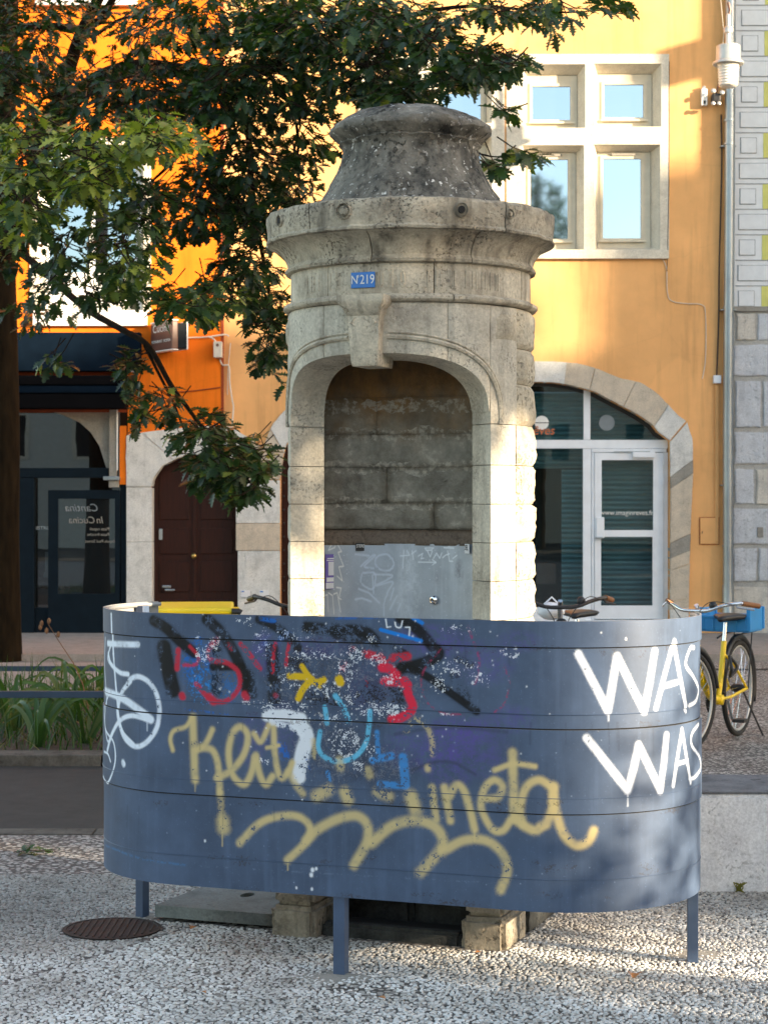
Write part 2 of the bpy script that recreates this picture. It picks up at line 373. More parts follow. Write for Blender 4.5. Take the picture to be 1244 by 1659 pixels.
# ------------------------------------------------------------------ paint layer engine (spray strokes rendered to an in-memory texture)
def vnoise(h, w, cell, rng):
    gh, gw = int(h / cell) + 3, int(w / cell) + 3; g = rng.random((gh, gw))
    y = np.arange(h) / cell; x = np.arange(w) / cell; yi = y.astype(int); xi = x.astype(int)
    fy = (y - yi); fx = (x - xi); fy = fy * fy * (3 - 2 * fy); fx = fx * fx * (3 - 2 * fx); fy = fy[:, None]; fx = fx[None]
    a = g[yi][:, xi]; b = g[yi][:, xi + 1]; c = g[yi + 1][:, xi]; d = g[yi + 1][:, xi + 1]
    return (a * (1 - fx) + b * fx) * (1 - fy) + (c * (1 - fx) + d * fx) * fy
class Paint:
    def __init__(s, W_, H_, tocell, texel, seed=3):
        s.w, s.h, s.to, s.tx = W_, H_, tocell, texel
        s.rgb = np.zeros((H_, W_, 3)); s.a = np.zeros((H_, W_)); rng = np.random.default_rng(seed)
        s.n1 = .55 * vnoise(H_, W_, 2.2, rng) + .45 * vnoise(H_, W_, 6, rng)
        s.n2 = .6 * vnoise(H_, W_, 22, rng) + .4 * vnoise(H_, W_, 9, rng)
        s.n0 = rng.random((H_, W_))
    def blend(s, al, col, y0, y1, x0, x1):
        c = np.array(col); A = s.a[y0:y1, x0:x1]; C = s.rgb[y0:y1, x0:x1]
        na = al + A * (1 - al); k = np.where(na > 1e-6, al / np.maximum(na, 1e-6), 0)[..., None]
        s.rgb[y0:y1, x0:x1] = C * (1 - k) + c * k; s.a[y0:y1, x0:x1] = na
    def stroke(s, pts, wpx, col, op=1, soft=.35, wear=0, curve=True, m_per_px=.00212, taper=0):
        pp = smooth_curve(pts, 6) if curve and len(pts) > 2 else pts
        q = np.array([s.to(*p) for p in pp]); r = max(.6, wpx * m_per_px / s.tx / 2); pad = r * (1 + soft) * 1.5 + 3
        x0, x1 = int(max(0, q[:, 0].min() - pad)), int(min(s.w, q[:, 0].max() + pad + 1)); y0, y1 = int(max(0, q[:, 1].min() - pad)), int(min(s.h, q[:, 1].max() + pad + 1))
        if x1 <= x0 or y1 <= y0: return
        D = np.full((y1 - y0, x1 - x0), 1e9)
        if len(q) == 1: q = np.vstack([q, q])
        for a, b in zip(q, q[1:]):
            u0, u1 = int(max(x0, min(a[0], b[0]) - pad)), int(min(x1, max(a[0], b[0]) + pad + 1)); v0, v1 = int(max(y0, min(a[1], b[1]) - pad)), int(min(y1, max(a[1], b[1]) + pad + 1))
            if u1 <= u0 or v1 <= v0: continue
            X, Y = np.meshgrid(np.arange(u0, u1), np.arange(v0, v1)); d = b - a; L = max(1e-9, (d * d).sum())
            t = np.clip(((X - a[0]) * d[0] + (Y - a[1]) * d[1]) / L, 0, 1)
            dd = np.hypot(X - a[0] - t * d[0], Y - a[1] - t * d[1]); S = D[v0 - y0:v1 - y0, u0 - x0:u1 - x0]; np.minimum(S, dd, out=S)
        e = (D - r) / (r * soft + 1.0); core = np.clip(.5 - e * .5, 0, 1); core = core * core * (3 - 2 * core)
        fog = np.clip(1 - (D - r) / (r * soft * 2.6 + 6), 0, 1) ** 2 * .6            # speckled overspray
        n0 = s.n0[y0:y1, x0:x1]; al = np.maximum(core, np.where(n0 < fog, .6, 0) * fog)
        if wear:
            n = s.n1[y0:y1, x0:x1] * .6 + s.n2[y0:y1, x0:x1] * .4
            al = al * np.clip((n - (.21 + wear * .66)) / .07 + .5, 0, 1)
        al = al * np.clip(.62 + .75 * s.n2[y0:y1, x0:x1], 0, 1)
        s.blend(al * op, col, y0, y1, x0, x1)
    def cloud(s, x, y, rx, ry, col, op=.5, fleck=0, m=.00212, cell='n2', thr=.5):
        c = s.to(x, y); RX, RY = rx * m / s.tx, ry * m / s.tx
        x0, x1 = int(max(0, c[0] - RX)), int(min(s.w, c[0] + RX)); y0, y1 = int(max(0, c[1] - RY)), int(min(s.h, c[1] + RY))
        if x1 <= x0 or y1 <= y0: return
        X, Y = np.meshgrid(np.arange(x0, x1), np.arange(y0, y1)); d = np.clip(1 - ((X - c[0]) / RX) ** 2 - ((Y - c[1]) / RY) ** 2, 0, 1)
        n = s.n1[y0:y1, x0:x1] * .55 + s.n2[y0:y1, x0:x1] * .45
        if fleck: al = np.clip(((s.n1[y0:y1, x0:x1] * .72 + n * .28) * (.6 + .4 * np.sqrt(d)) - thr - .105) / .05, 0, 1) * (d > .01) * np.where(s.n0[y0:y1, x0:x1] > .25, 1, .3)
        else: al = d ** .8 * np.clip((n - .3) * 2.4, 0, 1)
        s.blend(al * op, col, y0, y1, x0, x1)
    def image(s, name):
        im = bpy.data.images.new(name, s.w, s.h, alpha=True, float_buffer=False); c = np.clip(s.rgb, 0, 1)
        c = np.where(c <= .0031308, c * 12.92, 1.055 * np.power(np.maximum(c, 1e-9), 1 / 2.4) - .055)
        px = np.dstack([c, s.a]).astype(np.float32); im.alpha_mode = 'CHANNEL_PACKED'
        im.pixels.foreach_set(px.ravel()); im.update(); im.pack(); return im
def painted_mat(name, im, base, rough, metal=0, bump=.15, streak=True):
    m, nt, b = new_mat(name); t = nt.nodes.new('ShaderNodeTexImage'); t.image = im; t.extension = 'EXTEND'
    uv = nt.nodes.new('ShaderNodeUVMap'); nt.links.new(uv.outputs[0], t.inputs[0]); co = n_coord(nt)
    f = n_noise(nt, co, 5, 7, .6); bc = n_ramp(nt, f, [(.3, tint(base, .78)), (.7, tint(base, 1.25))])
    if streak:
        g = n_noise(nt, n_coord(nt, (14, 14, 1)), 2, 5); bc = n_mix(nt, n_ramp(nt, g, [(.52, (0, 0, 0)), (.75, (.35,) * 3)]), bc, tint(base, 1.7))
        sp = n_noise(nt, co, 160, 2, .5); bc = n_mix(nt, n_ramp(nt, sp, [(.68, (0, 0, 0)), (.74, (.5,) * 3)]), bc, tint(base, 2.2))
    c = n_mix(nt, t.outputs['Alpha'], bc, t.outputs['Color'])
    nt.links.new(c, b.inputs['Base Color']); b.inputs['Roughness'].default_value = rough; b.inputs['Metallic'].default_value = metal; b.inputs['Specular IOR Level'].default_value = .3
    n_bump(nt, b, n_noise(nt, co, 120, 4), bump, .002); return m
# ------------------------------------------------------------------ ground and street (the setting)
def struct(name, *a, **k):
    o = box(name, *a, **k); o['kind'] = 'structure'; return o
struct('ground', -150, 150, -120, 200, -.6, -.062, M['asphalt'])
struct('pavement', -40, 40, -6, 9.22, -.3, 0, M['pebble_ground'])
struct('square_pavement', -.35, 40, 9.22, 19.2, -.3, 0, M['pebble_ground'])
# kerb line beside the road, made of separate stones
kerb = thing('kerb', None, None); kerb['kind'] = 'structure'
for i in range(5):
    box('kerb_stone', -5.6 + i * 1.05, -5.6 + i * 1.05 + 1.042, 9.224, 9.38, -.3, .006, M['kerb_dark'], kerb, .006)
struct('road', -40, -.35, 9.38, 12.05, -.3, -.058, M['asphalt'])
gut = thing('planter_kerb', None, None); gut['kind'] = 'structure'
for i in range(4):
    box('kerb_stone', -5.4 + i * 1.21, -5.4 + i * 1.21 + 1.2, 12.05, 12.3, -.3, .012, M['kerb_dark'], gut, .008)
struct('planting_bed', -40, -.35, 12.3, 16.2, -.3, -.02, M['soil'])
struct('lane', -40, -.35, 16.2, 19.2, -.3, 0, M['pavement_far'])
struct('gutter', -40, 40, 19.2, 19.75, -.3, -.03, M['kerb'])
struct('sidewalk', -40, 40, 19.75, 23.6, -.3, .04, M['pavement_far'])
# drainage channel line on the square
chan = struct('drain_channel', .6, 40, 18.3, 18.42, .002, .006, M['asphalt'])

# pebbles of the exposed-aggregate pavement, nobody could count them
def pebbles():
    sp = .0178; pts = []
    y = 5.35
    while y < 8.25:
        hw = y * .2 + .42; n = int(2 * hw / sp); row = int(y / sp) % 2
        xs = -hw + (np.arange(n) + .5 * row) * sp + RNG.normal(0, sp * .24, n); ys = y + RNG.normal(0, sp * .22, n)
        pts.append(np.stack([xs, ys], 1)); y += sp * .84
    P = np.concatenate(pts)
    P = P[RNG.random(len(P)) < .955]
    # leave out manhole, slab, plinths, post footings and the saw-cut joint
    def keep(P):
        k = np.hypot(P[:, 0] + 1.019, P[:, 1] - 7.18) > .192
        a = (P[:, 0] - .10) * .94 - (P[:, 1] - 7.24) * .342; b = (P[:, 0] - .10) * .342 + (P[:, 1] - 7.24) * .94
        k &= ~((a > -.965) & (a < -.45) & (b > -.25) & (b < .36)); k &= ~((abs(a) < .46) & (b > -.30) & (b < .5))
        t = (P[:, 1] - 6.1) - (P[:, 0] + 1.42) * 1.62; k &= ~((abs(t) < .014) & (P[:, 0] < -.55))
        for px, py in ((-.167, 6.46), (-.932, 7.43), (1.106, 6.79)): k &= np.hypot(P[:, 0] - px, P[:, 1] - py) > RNG.uniform(.03, .10, len(P))
        k &= np.hypot((P[:, 0] + .02) / 1.7, P[:, 1] - 6.28) > RNG.uniform(.0, .13, len(P))
        return k
    P = P[keep(P)]; n = len(P)
    ang = RNG.random(n) * math.pi; rx = RNG.uniform(.0058, .0102, n); ry = rx * RNG.uniform(.5, .9, n); rz = RNG.uniform(.003, .0055, n)
    K = 7; th = np.arange(K) * 2 * math.pi / K
    wob = RNG.uniform(.82, 1.15, (n, K)); ca, sa = np.cos(ang)[:, None], np.sin(ang)[:, None]
    def ring(s, h):
        ex = np.cos(th)[None] * rx[:, None] * s * wob; ey = np.sin(th)[None] * ry[:, None] * s * wob
        return np.stack([P[:, :1] + ex * ca - ey * sa, P[:, 1:] + ex * sa + ey * ca, np.repeat((rz * h)[:, None], K, 1)], 2)
    top = np.stack([P[:, 0], P[:, 1], rz * 1.0], 1)[:, None]
    V = np.concatenate([ring(1, -.3), ring(.92, .55), ring(.55, .95), top], 1); nv = 3 * K + 1
    f = []
    for r in (0, 1):
        for k in range(K): f.append((r * K + k, r * K + (k + 1) % K, (r + 1) * K + (k + 1) % K, (r + 1) * K + k))
    tri = [(2 * K + k, 2 * K + (k + 1) % K, 3 * K) for k in range(K)]
    off = (np.arange(n) * nv)[:, None, None]
    q = (np.array(f)[None] + off).reshape(-1, 4); t = (np.array(tri)[None] + off).reshape(-1, 3)
    me = bpy.data.meshes.new('pebbles'); me.vertices.add(n * nv); me.vertices.foreach_set('co', V.reshape(-1).astype(np.float32))
    loops = np.concatenate([q.ravel(), t.ravel()]); me.loops.add(len(loops)); me.loops.foreach_set('vertex_index', loops.astype(np.int32))
    st = np.concatenate([np.arange(len(q)) * 4, len(q) * 4 + np.arange(len(t)) * 3]); me.polygons.add(len(st)); me.polygons.foreach_set('loop_start', st.astype(np.int32))
    me.polygons.foreach_set('use_smooth', np.ones(len(st), bool)); me.update(calc_edges=True)
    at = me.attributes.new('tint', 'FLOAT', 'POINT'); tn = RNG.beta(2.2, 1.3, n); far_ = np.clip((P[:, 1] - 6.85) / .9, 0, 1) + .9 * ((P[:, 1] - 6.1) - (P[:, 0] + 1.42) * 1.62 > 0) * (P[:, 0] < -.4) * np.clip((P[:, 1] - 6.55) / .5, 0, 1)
    tn = tn * (1 - .62 * np.clip(far_, 0, 1)); at.data.foreach_set('value', np.repeat(tn, nv).astype(np.float32))  # rear pebbles darkened, shade put into tint; darker pebbles beyond the joint
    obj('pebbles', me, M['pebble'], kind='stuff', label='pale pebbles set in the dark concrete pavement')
pebbles()

# ------------------------------------------------------------------ monument frame: u along its front (to the right), v away from the viewer
TH = R(20); U = Vector((math.cos(TH), -math.sin(TH), 0)); V_ = Vector((math.sin(TH), math.cos(TH), 0))
C0 = Vector((.10, 7.24, 0))
# things built in local coordinates (x=u, y=v) under an Empty turned by -20 degrees
mon = thing('stone_urinal', 'round old limestone street urinal with an arched niche and a bell shaped roof', 'street urinal', C0, rz=-TH)
RB = .462; A0 = 58
def pol(a, r): a = R(a); return (r * math.sin(a), -r * math.cos(a))      # a=0 faces the viewer
def ring_block(name, a0, a1, z0, z1, r0, r1, mat, bulge=0, rough=0, gap=.0013, seed=0, bev=.005, nseg=None, inner=None, rowsn=None):
    """a curved ashlar: outer face is a grid, worn at its edges; r1 outer radius, r0 inner radius"""
    n = nseg or max(4, int((a1 - a0) / 3)); m = rowsn or max(4, int((z1 - z0) / (.014 if rough else .03)))
    ga = math.degrees(gap / r1); a0 += ga; a1 -= ga; z0 += gap; z1 -= gap
    bm = bmesh.new(); G = []
    for j in range(m + 1):
        row = []
        for i in range(n + 1):
            # crowd the outermost samples to the edge so that the arris reads
            s = i / n; t = j / m
            a = a0 + (a1 - a0) * s; z = z0 + (z1 - z0) * t
            de = min(s * (a1 - a0) * R(1) * r1, (1 - s) * (a1 - a0) * R(1) * r1); dz = min(t, 1 - t) * (z1 - z0)
            e = min(de, dz); rr = r1 - bev * max(0, 1 - e / (bev * 1.6)) ** 1.5
            if bulge: rr += bulge * (1 - math.exp(-e / .018)) - bulge * .35
            if rough: rr += rough * (mnoise.fractal(Vector((a * .1 + seed * 7.3, z * 14, seed)), 1, 2, 4) ) * min(1, e / .02 + .25)
            x, y = pol(a, rr); row.append(bm.verts.new((x, y, z)))
        G.append(row)
    for j in range(m):
        for i in range(n): bm.faces.new((G[j][i], G[j][i + 1], G[j + 1][i + 1], G[j + 1][i]))
    inn = inner or [pol(a1, r0), pol(a0, r0)]       # from the a1 side back to the a0 side
    lo = [bm.verts.new((x, y, z0)) for x, y in inn]; hi = [bm.verts.new((x, y, z1)) for x, y in inn]
    bm.faces.new(list(G[0]) + lo); bm.faces.new(list(reversed(list(G[m]) + hi)))
    bm.faces.new([G[j][n] for j in range(m + 1)] + [hi[0], lo[0]]); 
    for k in range(len(inn) - 1): bm.faces.new((lo[k], lo[k + 1], hi[k + 1], hi[k])[::-1])
    bm.faces.new([lo[-1], hi[-1]] + [G[j][0] for j in range(m, -1, -1)])
    bmesh.ops.recalc_face_normals(bm, faces=bm.faces)
    o = obj(name, bm, mat, mon); autosmooth(o, 35); return o
INL, INV = .2915, -.150                              # inner edge of the splayed reveal
zc = [.165, .33, .472, .612, .753, .893, 1.034, 1.176, 1.317, 1.456, 1.596, 1.737, 1.885]
k = 0; rq = random.Random(12)
for z0, z1 in zip(zc, zc[1:]):
    for sgn in (1, -1):
        k += 1
        def inner(sg): return [(sg * .33, -.10), (sg * INL, INV)]
        a, b = (A0, 76) if sgn > 0 else (-76, -A0)
        if sgn > 0: inn = [(.335, -.09), (INL, INV)]
        else: inn = [(-INL, INV), (-.335, -.09)]
        ring_block('jamb_stone', a, b, z0, z1, .33, RB, M['smooth_limestone'], seed=k, rough=.0015, inner=inn, bev=.004)
    off = 6 if (zc.index(z0) % 2) else 0
    for a, b in ((76, 107 + off), (107 + off, 146 - off), (146 - off, 180), (-107 - off, -76), (-146 + off, -107 - off), (-180, -146 + off)):
        k += 1; ring_block('quoin_stone', a, b, z0, z1, .34, RB + .004, M['rough_limestone'], bulge=(rq.uniform(.0, .007) if a > 0 else .001), rough=(rq.uniform(.010, .020) if a > 0 else .003), seed=k, bev=(rq.uniform(.003, .009) if a > 0 else .004), nseg=int((b - a) / 2.2))
# mortar core
bm = bmesh.new()
for j in range(0, 1):
    prof = [(RB - .012, .15), (RB - .012, 2.33)]
    n = 80; a0, a1 = 68, 292; o_ = []; i_ = []
    for z in (.12, 2.31):
        o_.append([bm.verts.new((*pol(a0 + (a1 - a0) * t / n, RB - .012), z)) for t in range(n + 1)])
        i_.append([bm.verts.new((*pol(a0 + (a1 - a0) * t / n, .375), z)) for t in range(n + 1)])
    for t in range(n):
        bm.faces.new((o_[0][t], o_[0][t + 1], o_[1][t + 1], o_[1][t])); bm.faces.new((i_[0][t + 1], i_[0][t], i_[1][t], i_[1][t + 1]))
obj('mortar_core', bm, M['mortar'], mon)

# arch zone: stones cut round the opening
ZS = 1.885
def lip(a): s = min(1, abs(a) / A0); return ZS + .248 * (1 - s ** 2.8) ** (1 / 2.8)
def inn_pt(a):
    s = a / A0; x = s * INL; y = INV - .165 * (1 - s * s); z = ZS + .232 * max(0, 1 - abs(s) ** 2.9) ** (1 / 2.9); return x, y, z
def arch_stone(a0, a1, seed, ztop=2.312):
    ga = math.degrees(.0013 / RB); a0 += ga; a1 -= ga
    n = max(4, int((a1 - a0) / 1.6)); m = 9; bm = bmesh.new(); G = []; I = []
    for i in range(n + 1):
        a = a0 + (a1 - a0) * i / n; zl = lip(a); col = []
        for j in range(m + 1):
            z = zl + (ztop - zl) * j / m; d = z - zl
            e = min(min(i, n - i) / n * (a1 - a0) * R(1) * RB, (ztop - z)); rr = RB - .004 * max(0, 1 - e / .008)
            rr += .0015 * mnoise.fractal(Vector((a * .12, z * 12, seed)), 1, 2, 3)
            if j == 0: rr -= .004
            col.append(bm.verts.new((*pol(a, rr), z)))
        G.append(col); x, y, z = inn_pt(a); I.append((bm.verts.new((x, y, z)), bm.verts.new((x, y, ztop))))
    for i in range(n):
        for j in range(m): bm.faces.new((G[i][j], G[i + 1][j], G[i + 1][j + 1], G[i][j + 1]))
        bm.faces.new((G[i][0], I[i][0], I[i + 1][0], G[i + 1][0])); bm.faces.new((G[i][m], G[i + 1][m], I[i + 1][1], I[i][1])); bm.faces.new((I[i][0], I[i][1], I[i + 1][1], I[i + 1][0]))
    for i, fl in ((0, 0), (n, 1)):
        f = [G[i][j] for j in range(m + 1)] + [I[i][1], I[i][0]]; bm.faces.new(f if fl else list(reversed(f)))
    bmesh.ops.recalc_face_normals(bm, faces=bm.faces)
    o = obj('arch_stone', bm, M['smooth_limestone'], mon); autosmooth(o, 40)
for i, (a0, a1) in enumerate(((-A0, -24), (-24, -6.5), (-6.5, 6.5), (6.5, 36), (36, A0))): arch_stone(a0, a1, i + 3)
for i, (a0, a1) in enumerate(((A0, 77), (-77, -A0))):
    ring_block('arch_stone', a0, a1, ZS, 2.312, .33, RB, M['smooth_limestone'], seed=40 + i, rough=.0015, inner=([(.34, -.09), (INL, INV)] if a0 > 0 else [(-INL, INV), (-.34, -.09)]), bev=.004)
for i, (z0, z1) in enumerate(((1.885, 2.035), (2.035, 2.165), (2.165, 2.312))):
    for a, b in ((77, 112), (112, 180), (-112, -77), (-180, -112)):
        ring_block('quoin_stone', a, b, z0, z1, .34, RB + .002, M['rough_limestone'], bulge=(.006 if a > 0 else .001), rough=(.008 if a > 0 else .003), seed=60 + i + a, bev=.008)
# raised rusticated panel between arch and string course
ring_block('relief_panel', 61, 76, 2.19, 2.285, RB - .01, RB + .006, M['rough_limestone'], bulge=.004, rough=.003, seed=91)
ring_block('relief_panel', -76, -61, 2.19, 2.285, RB - .01, RB + .006, M['rough_limestone'], bulge=.004, rough=.003, seed=92)
# archivolt moulding following the arch on the curved wall
def archivolt(name, off, rad, proud, a_lo, a_hi):
    pts = []
    for i in range(41):
        t = i / 40; ph = math.pi * t                     # superellipse parameter
        c, s = math.cos(ph), math.sin(ph); n = 2.6
        a = (A0 + off / (RB * R(1)) * .8) * math.copysign(abs(c) ** (2 / n), c); z = ZS + (.248 + off) * abs(s) ** (2 / n)
        if a_lo <= a <= a_hi: pts.append((*pol(a, RB + proud), z))
    if len(pts) > 1:
        o = tube(name, pts, rad, M['limestone'], mon, 6); return o
for nm, off, rad, pr in (('archivolt', .058, .009, .002), ('archivolt', .074, .0045, .001)):
    archivolt(nm, off, rad, pr, -70, -6.6); archivolt(nm, off, rad, pr, 6.6, 70)
# keystone
def keystone():
    bm = bmesh.new(); sec = [(2.086, .050, .026), (2.10, .051, .036), (2.20, .057, .042), (2.262, .060, .046), (2.272, .066, .056), (2.29, .073, .068), (2.305, .086, .078), (2.315, .089, .082), (2.334, .089, .082)]
    rings = []
    for z, hw, pr in sec:
        y0 = -(RB + pr); y1 = -(RB - .13)
        rings.append([bm.verts.new(p) for p in ((-hw, y0, z), (-hw * .4, y0 - .004, z), (hw * .4, y0 - .004, z), (hw, y0, z), (hw * .95, y1, z), (-hw * .95, y1, z))])
    for r0, r1 in zip(rings, rings[1:]):
        for q in range(6): bm.faces.new((r0[q], r0[(q + 1) % 6], r1[(q + 1) % 6], r1[q]))
    bm.faces.new(list(reversed(rings[0]))); bm.faces.new(rings[-1])
    bmesh.ops.bevel(bm, geom=[e for e in bm.edges if abs(e.verts[0].co.z - e.verts[1].co.z) > .001], offset=.004, segments=2, affect='EDGES')
    o = obj('keystone', bm, M['limestone'], mon); autosmooth(o, 40)
    bm = bmesh.new()
    for s in (-1, 1):
        bm_tube(bm, [(s * .012, -(RB + .044), 2.262), (s * .034, -(RB + .044), 2.256), (s * .044, -(RB + .042), 2.238), (s * .030, -(RB + .042), 2.226), (s * .022, -(RB + .042), 2.238)], [.006, .008, .009, .007, .004], 6)
    obj('scroll', bm, M['limestone'], o)
keystone()
# string course and frieze
def ring_lathe(name, prof, mat, jag=0, n=96, seed=0, **kw):
    bm = bmesh.new(); bm_lathe(bm, prof, n)
    if jag:
        for v in bm.verts:
            r = math.hypot(v.co.x, v.co.y)
            if r > 1e-4:
                d = jag * mnoise.fractal(Vector((v.co.x * 16, v.co.y * 16, v.co.z * 22 + seed)), 1, 2, 4); v.co.x += v.co.x / r * d; v.co.y += v.co.y / r * d; v.co.z += d * .5
    o = obj(name, bm, mat, mon, **kw); autosmooth(o, 38); return o
def seg_ring(name, prof, joints, mat, jag=.002, inner=.34, seed=0):
    """a moulded course cut into separate curved stones by fine joints"""
    for i in range(len(joints) - 1):
        a0, a1 = joints[i] + .25, joints[i + 1] - .25; n = max(6, int((a1 - a0) / 2.2)); bm = bmesh.new(); G = []
        P = [(inner, prof[0][1])] + prof + [(inner, prof[-1][1])]
        for kk in range(n + 1):
            a = a0 + (a1 - a0) * kk / n; row = []
            for r, z in P:
                d = 0 if r == inner else jag * mnoise.fractal(Vector((math.sin(R(a)) * 9, math.cos(R(a)) * 9, z * 24 + seed)), 1, 2, 4)
                row.append(bm.verts.new((*pol(a, r + d - (.002 if kk in (0, n) and r != inner else 0)), z + d * .4)))
            G.append(row)
        for kk in range(n):
            for q in range(len(P) - 1): bm.faces.new((G[kk][q], G[kk + 1][q], G[kk + 1][q + 1], G[kk][q + 1]))
            bm.faces.new((G[kk][-1], G[kk + 1][-1], G[kk + 1][0], G[kk][0]))
        bm.faces.new(list(reversed(G[0]))); bm.faces.new(G[-1]); bmesh.ops.recalc_face_normals(bm, faces=bm.faces)
        o = obj(name, bm, mat, mon); autosmooth(o, 38)
JT = [-128, -64, -14, 38, 92, 160, 232]
seg_ring('string_course', [(RB - .002, 2.3145), (.472, 2.317), (.479, 2.325), (.479, 2.334), (.470, 2.340), (.458, 2.345)], JT, M['limestone'], .003)
seg_ring('frieze_stone', [(.452, 2.3455), (.452, 2.40), (.452, 2.4535)], [-140, -80, -22, 30, 84, 150, 220], M['limestone'], .0015)
seg_ring('cornice_moulding', [(.455, 2.454), (.470, 2.458), (.474, 2.468), (.466, 2.478), (.462, 2.484), (.466, 2.500), (.476, 2.520), (.492, 2.540), (.508, 2.552), (.524, 2.558), (.530, 2.562)],
         [-120, -58, 2, 47, 110, 170, 240], M['cornice_stone'], .003)
seg_ring('cornice_band', [(.528, 2.5625), (.542, 2.566), (.544, 2.574), (.536, 2.582), (.538, 2.60), (.541, 2.64), (.540, 2.662), (.533, 2.674), (.49, 2.682), (.40, 2.694), (.36, 2.697)],
         [-128, -67, -23, 58, 104, 165, 232], M['cornice_stone'], .007, inner=.30)
ring_lathe('bell_roof', [(.375, 2.690), (.352, 2.712), (.329, 2.749), (.300, 2.800), (.276, 2.848), (.262, 2.885), (.2545, 2.915), (.256, 2.935), (.262, 2.942), (.268, 2.948), (.264, 2.954), (.272, 2.962), (.292, 2.978), (.302, 2.988), (.304, 3.000), (.299, 3.012), (.287, 3.020),
                         (.255, 3.043), (.20, 3.068), (.12, 3.086), (.0, 3.094)], M['weathered_stone'], .010, 180, 5)
# carved letters, worn away, on the frieze
def carved(a, kind):
    bm = bmesh.new(); h = .062; z0 = 2.366
    def bar(a_, za, zb, w=.007):
        x, y = pol(a_, .4525); x2, y2 = pol(a_, .4525)
        bm_tube(bm, [(x, y, za), (x, y, zb)], [w * .36, w * .36], 5)
    da = .95
    if kind in 'HMN': bar(a - da, z0, z0 + h); bar(a + da, z0, z0 + h)
    if kind == 'M': bar(a, z0 + .01, z0 + h * .9)
    if kind in 'IE': bar(a - (.4 if kind == 'E' else 0), z0, z0 + h)
    if kind in 'OR':
        pts = [(*pol(a + da * math.cos(t), .4525), z0 + h * .5 + h * .46 * math.sin(t)) for t in np.linspace(0, 2 * math.pi, 13)]
        bm_tube(bm, pts, .0032, 5, False)
    o = obj('carved_letter', bm, M['limestone'], mon); return o
for a, kd in zip((-37, -32.5, -27.5, -20.5, -16, 5.5, 10, 15.5, 27, 32, 38.5, 45, 49.5, 54.5, 58.5, 62.5), 'IHEIMOMOIHMIHHIM'): carved(a, kd)
# rosettes and drain spouts in the cornice band
for a, hole, rr in ((-42.5, 1, .022), (-6.5, 0, .030), (38.5, 1, .026), (60, 0, .018)):
    x, y = pol(a, .537); n = Vector((x, y, 0)).normalized()
    bm = bmesh.new(); bmesh.ops.create_cone(bm, cap_ends=False, segments=24, radius1=rr, radius2=rr * .86, depth=.010)
    q = Vector((0, 0, 1)).rotation_difference(n).to_matrix().to_4x4()
    bmesh.ops.transform(bm, matrix=Matrix.Translation(Vector((x, y, 2.632)) + n * .006) @ q, verts=bm.verts)
    bm2 = [];
    pts = [Vector((x, y, 2.632)) + n * .006 + q.to_3x3() @ Vector((math.cos(t) * rr * .93, math.sin(t) * rr * .93, 0)) for t in np.linspace(0, 2 * math.pi, 21)]
    bm_tube(bm, pts, .0028, 6, False); ro = obj('rosette', bm, M['cornice_stone'], mon); ro.data.shade_smooth()
    bm = bmesh.new(); r2 = rr * (.5 if hole else .62)
    bm_lathe(bm, [(r2, -.01), (r2, .004), (r2 * .7, .009), (0, .010)] if not hole else [(r2, -.03), (r2, .0075)], 18)
    bmesh.ops.transform(bm, matrix=Matrix.Translation(Vector((x, y, 2.632)) + n * .002) @ q, verts=bm.verts)
    obj('spout_hole' if hole else 'boss', bm, M['dark_hole'] if hole else M['cornice_stone'], ro)
# street number plate
def num_plate():
    a = -2.6; x, y = pol(a, .4555); g = bmesh.new(); bm_box(g, -.046, .046, -.002, .004, -.028, .028, .002)
    mt = Matrix.Translation((x, y, 2.395)) @ Matrix.Rotation(R(a), 4, 'Z')
    bmesh.ops.transform(g, matrix=mt, verts=g.verts); p = obj('number_plate', g, M['plate_blue'], mon, label='blue number plate')
    for s, xx, sz, zz in (('N', -.031, .044, 0), ("'", -.0165, .044, 0), ('219', .018, .047, 0)):
        me = text_mesh(s, sz, .0006); me.transform(mt @ Matrix.Translation((xx, -.0034, zz)) @ Matrix.Rotation(R(90), 4, 'X') @ Matrix.Diagonal((.82, 1, 1, 1))); obj('lettering', me, M['white_paint'], p)
num_plate()
# niche lining: curved back wall of coarse masonry, a band of render, and a steel sheet below
def curved_wall(name, z0, z1, mat, a=.345, b=.12, y0=-.13, push=0, n=36, m=2, relief=0, cut=0, joints=None):
    bm = bmesh.new(); G = []
    for j in range(m + 1):
        z = z0 + (z1 - z0) * j / m; row = []
        for i in range(n + 1):
            t = math.pi * (1 - i / n); x = (a - push) * math.cos(t); y = y0 + (b - push) * abs(math.sin(t)) ** .8; d = 0
            if relief: 
                d = relief * mnoise.fractal(Vector((x * 9, 4, z * 11)), 1, 2, 5)
            row.append(bm.verts.new((x, y + d, z)))
        G.append(row)
    for j in range(m):
        for i in range(n): bm.faces.new((G[j][i], G[j][i + 1], G[j + 1][i + 1], G[j + 1][i]))
    bmesh.ops.solidify(bm, geom=bm.faces, thickness=-.02); bmesh.ops.recalc_face_normals(bm, faces=bm.faces)
    o = obj(name, bm, mat, mon); o.data.shade_smooth(); return o
curved_wall('niche_backing', .1, 2.31, M['mortar'], push=-.018)
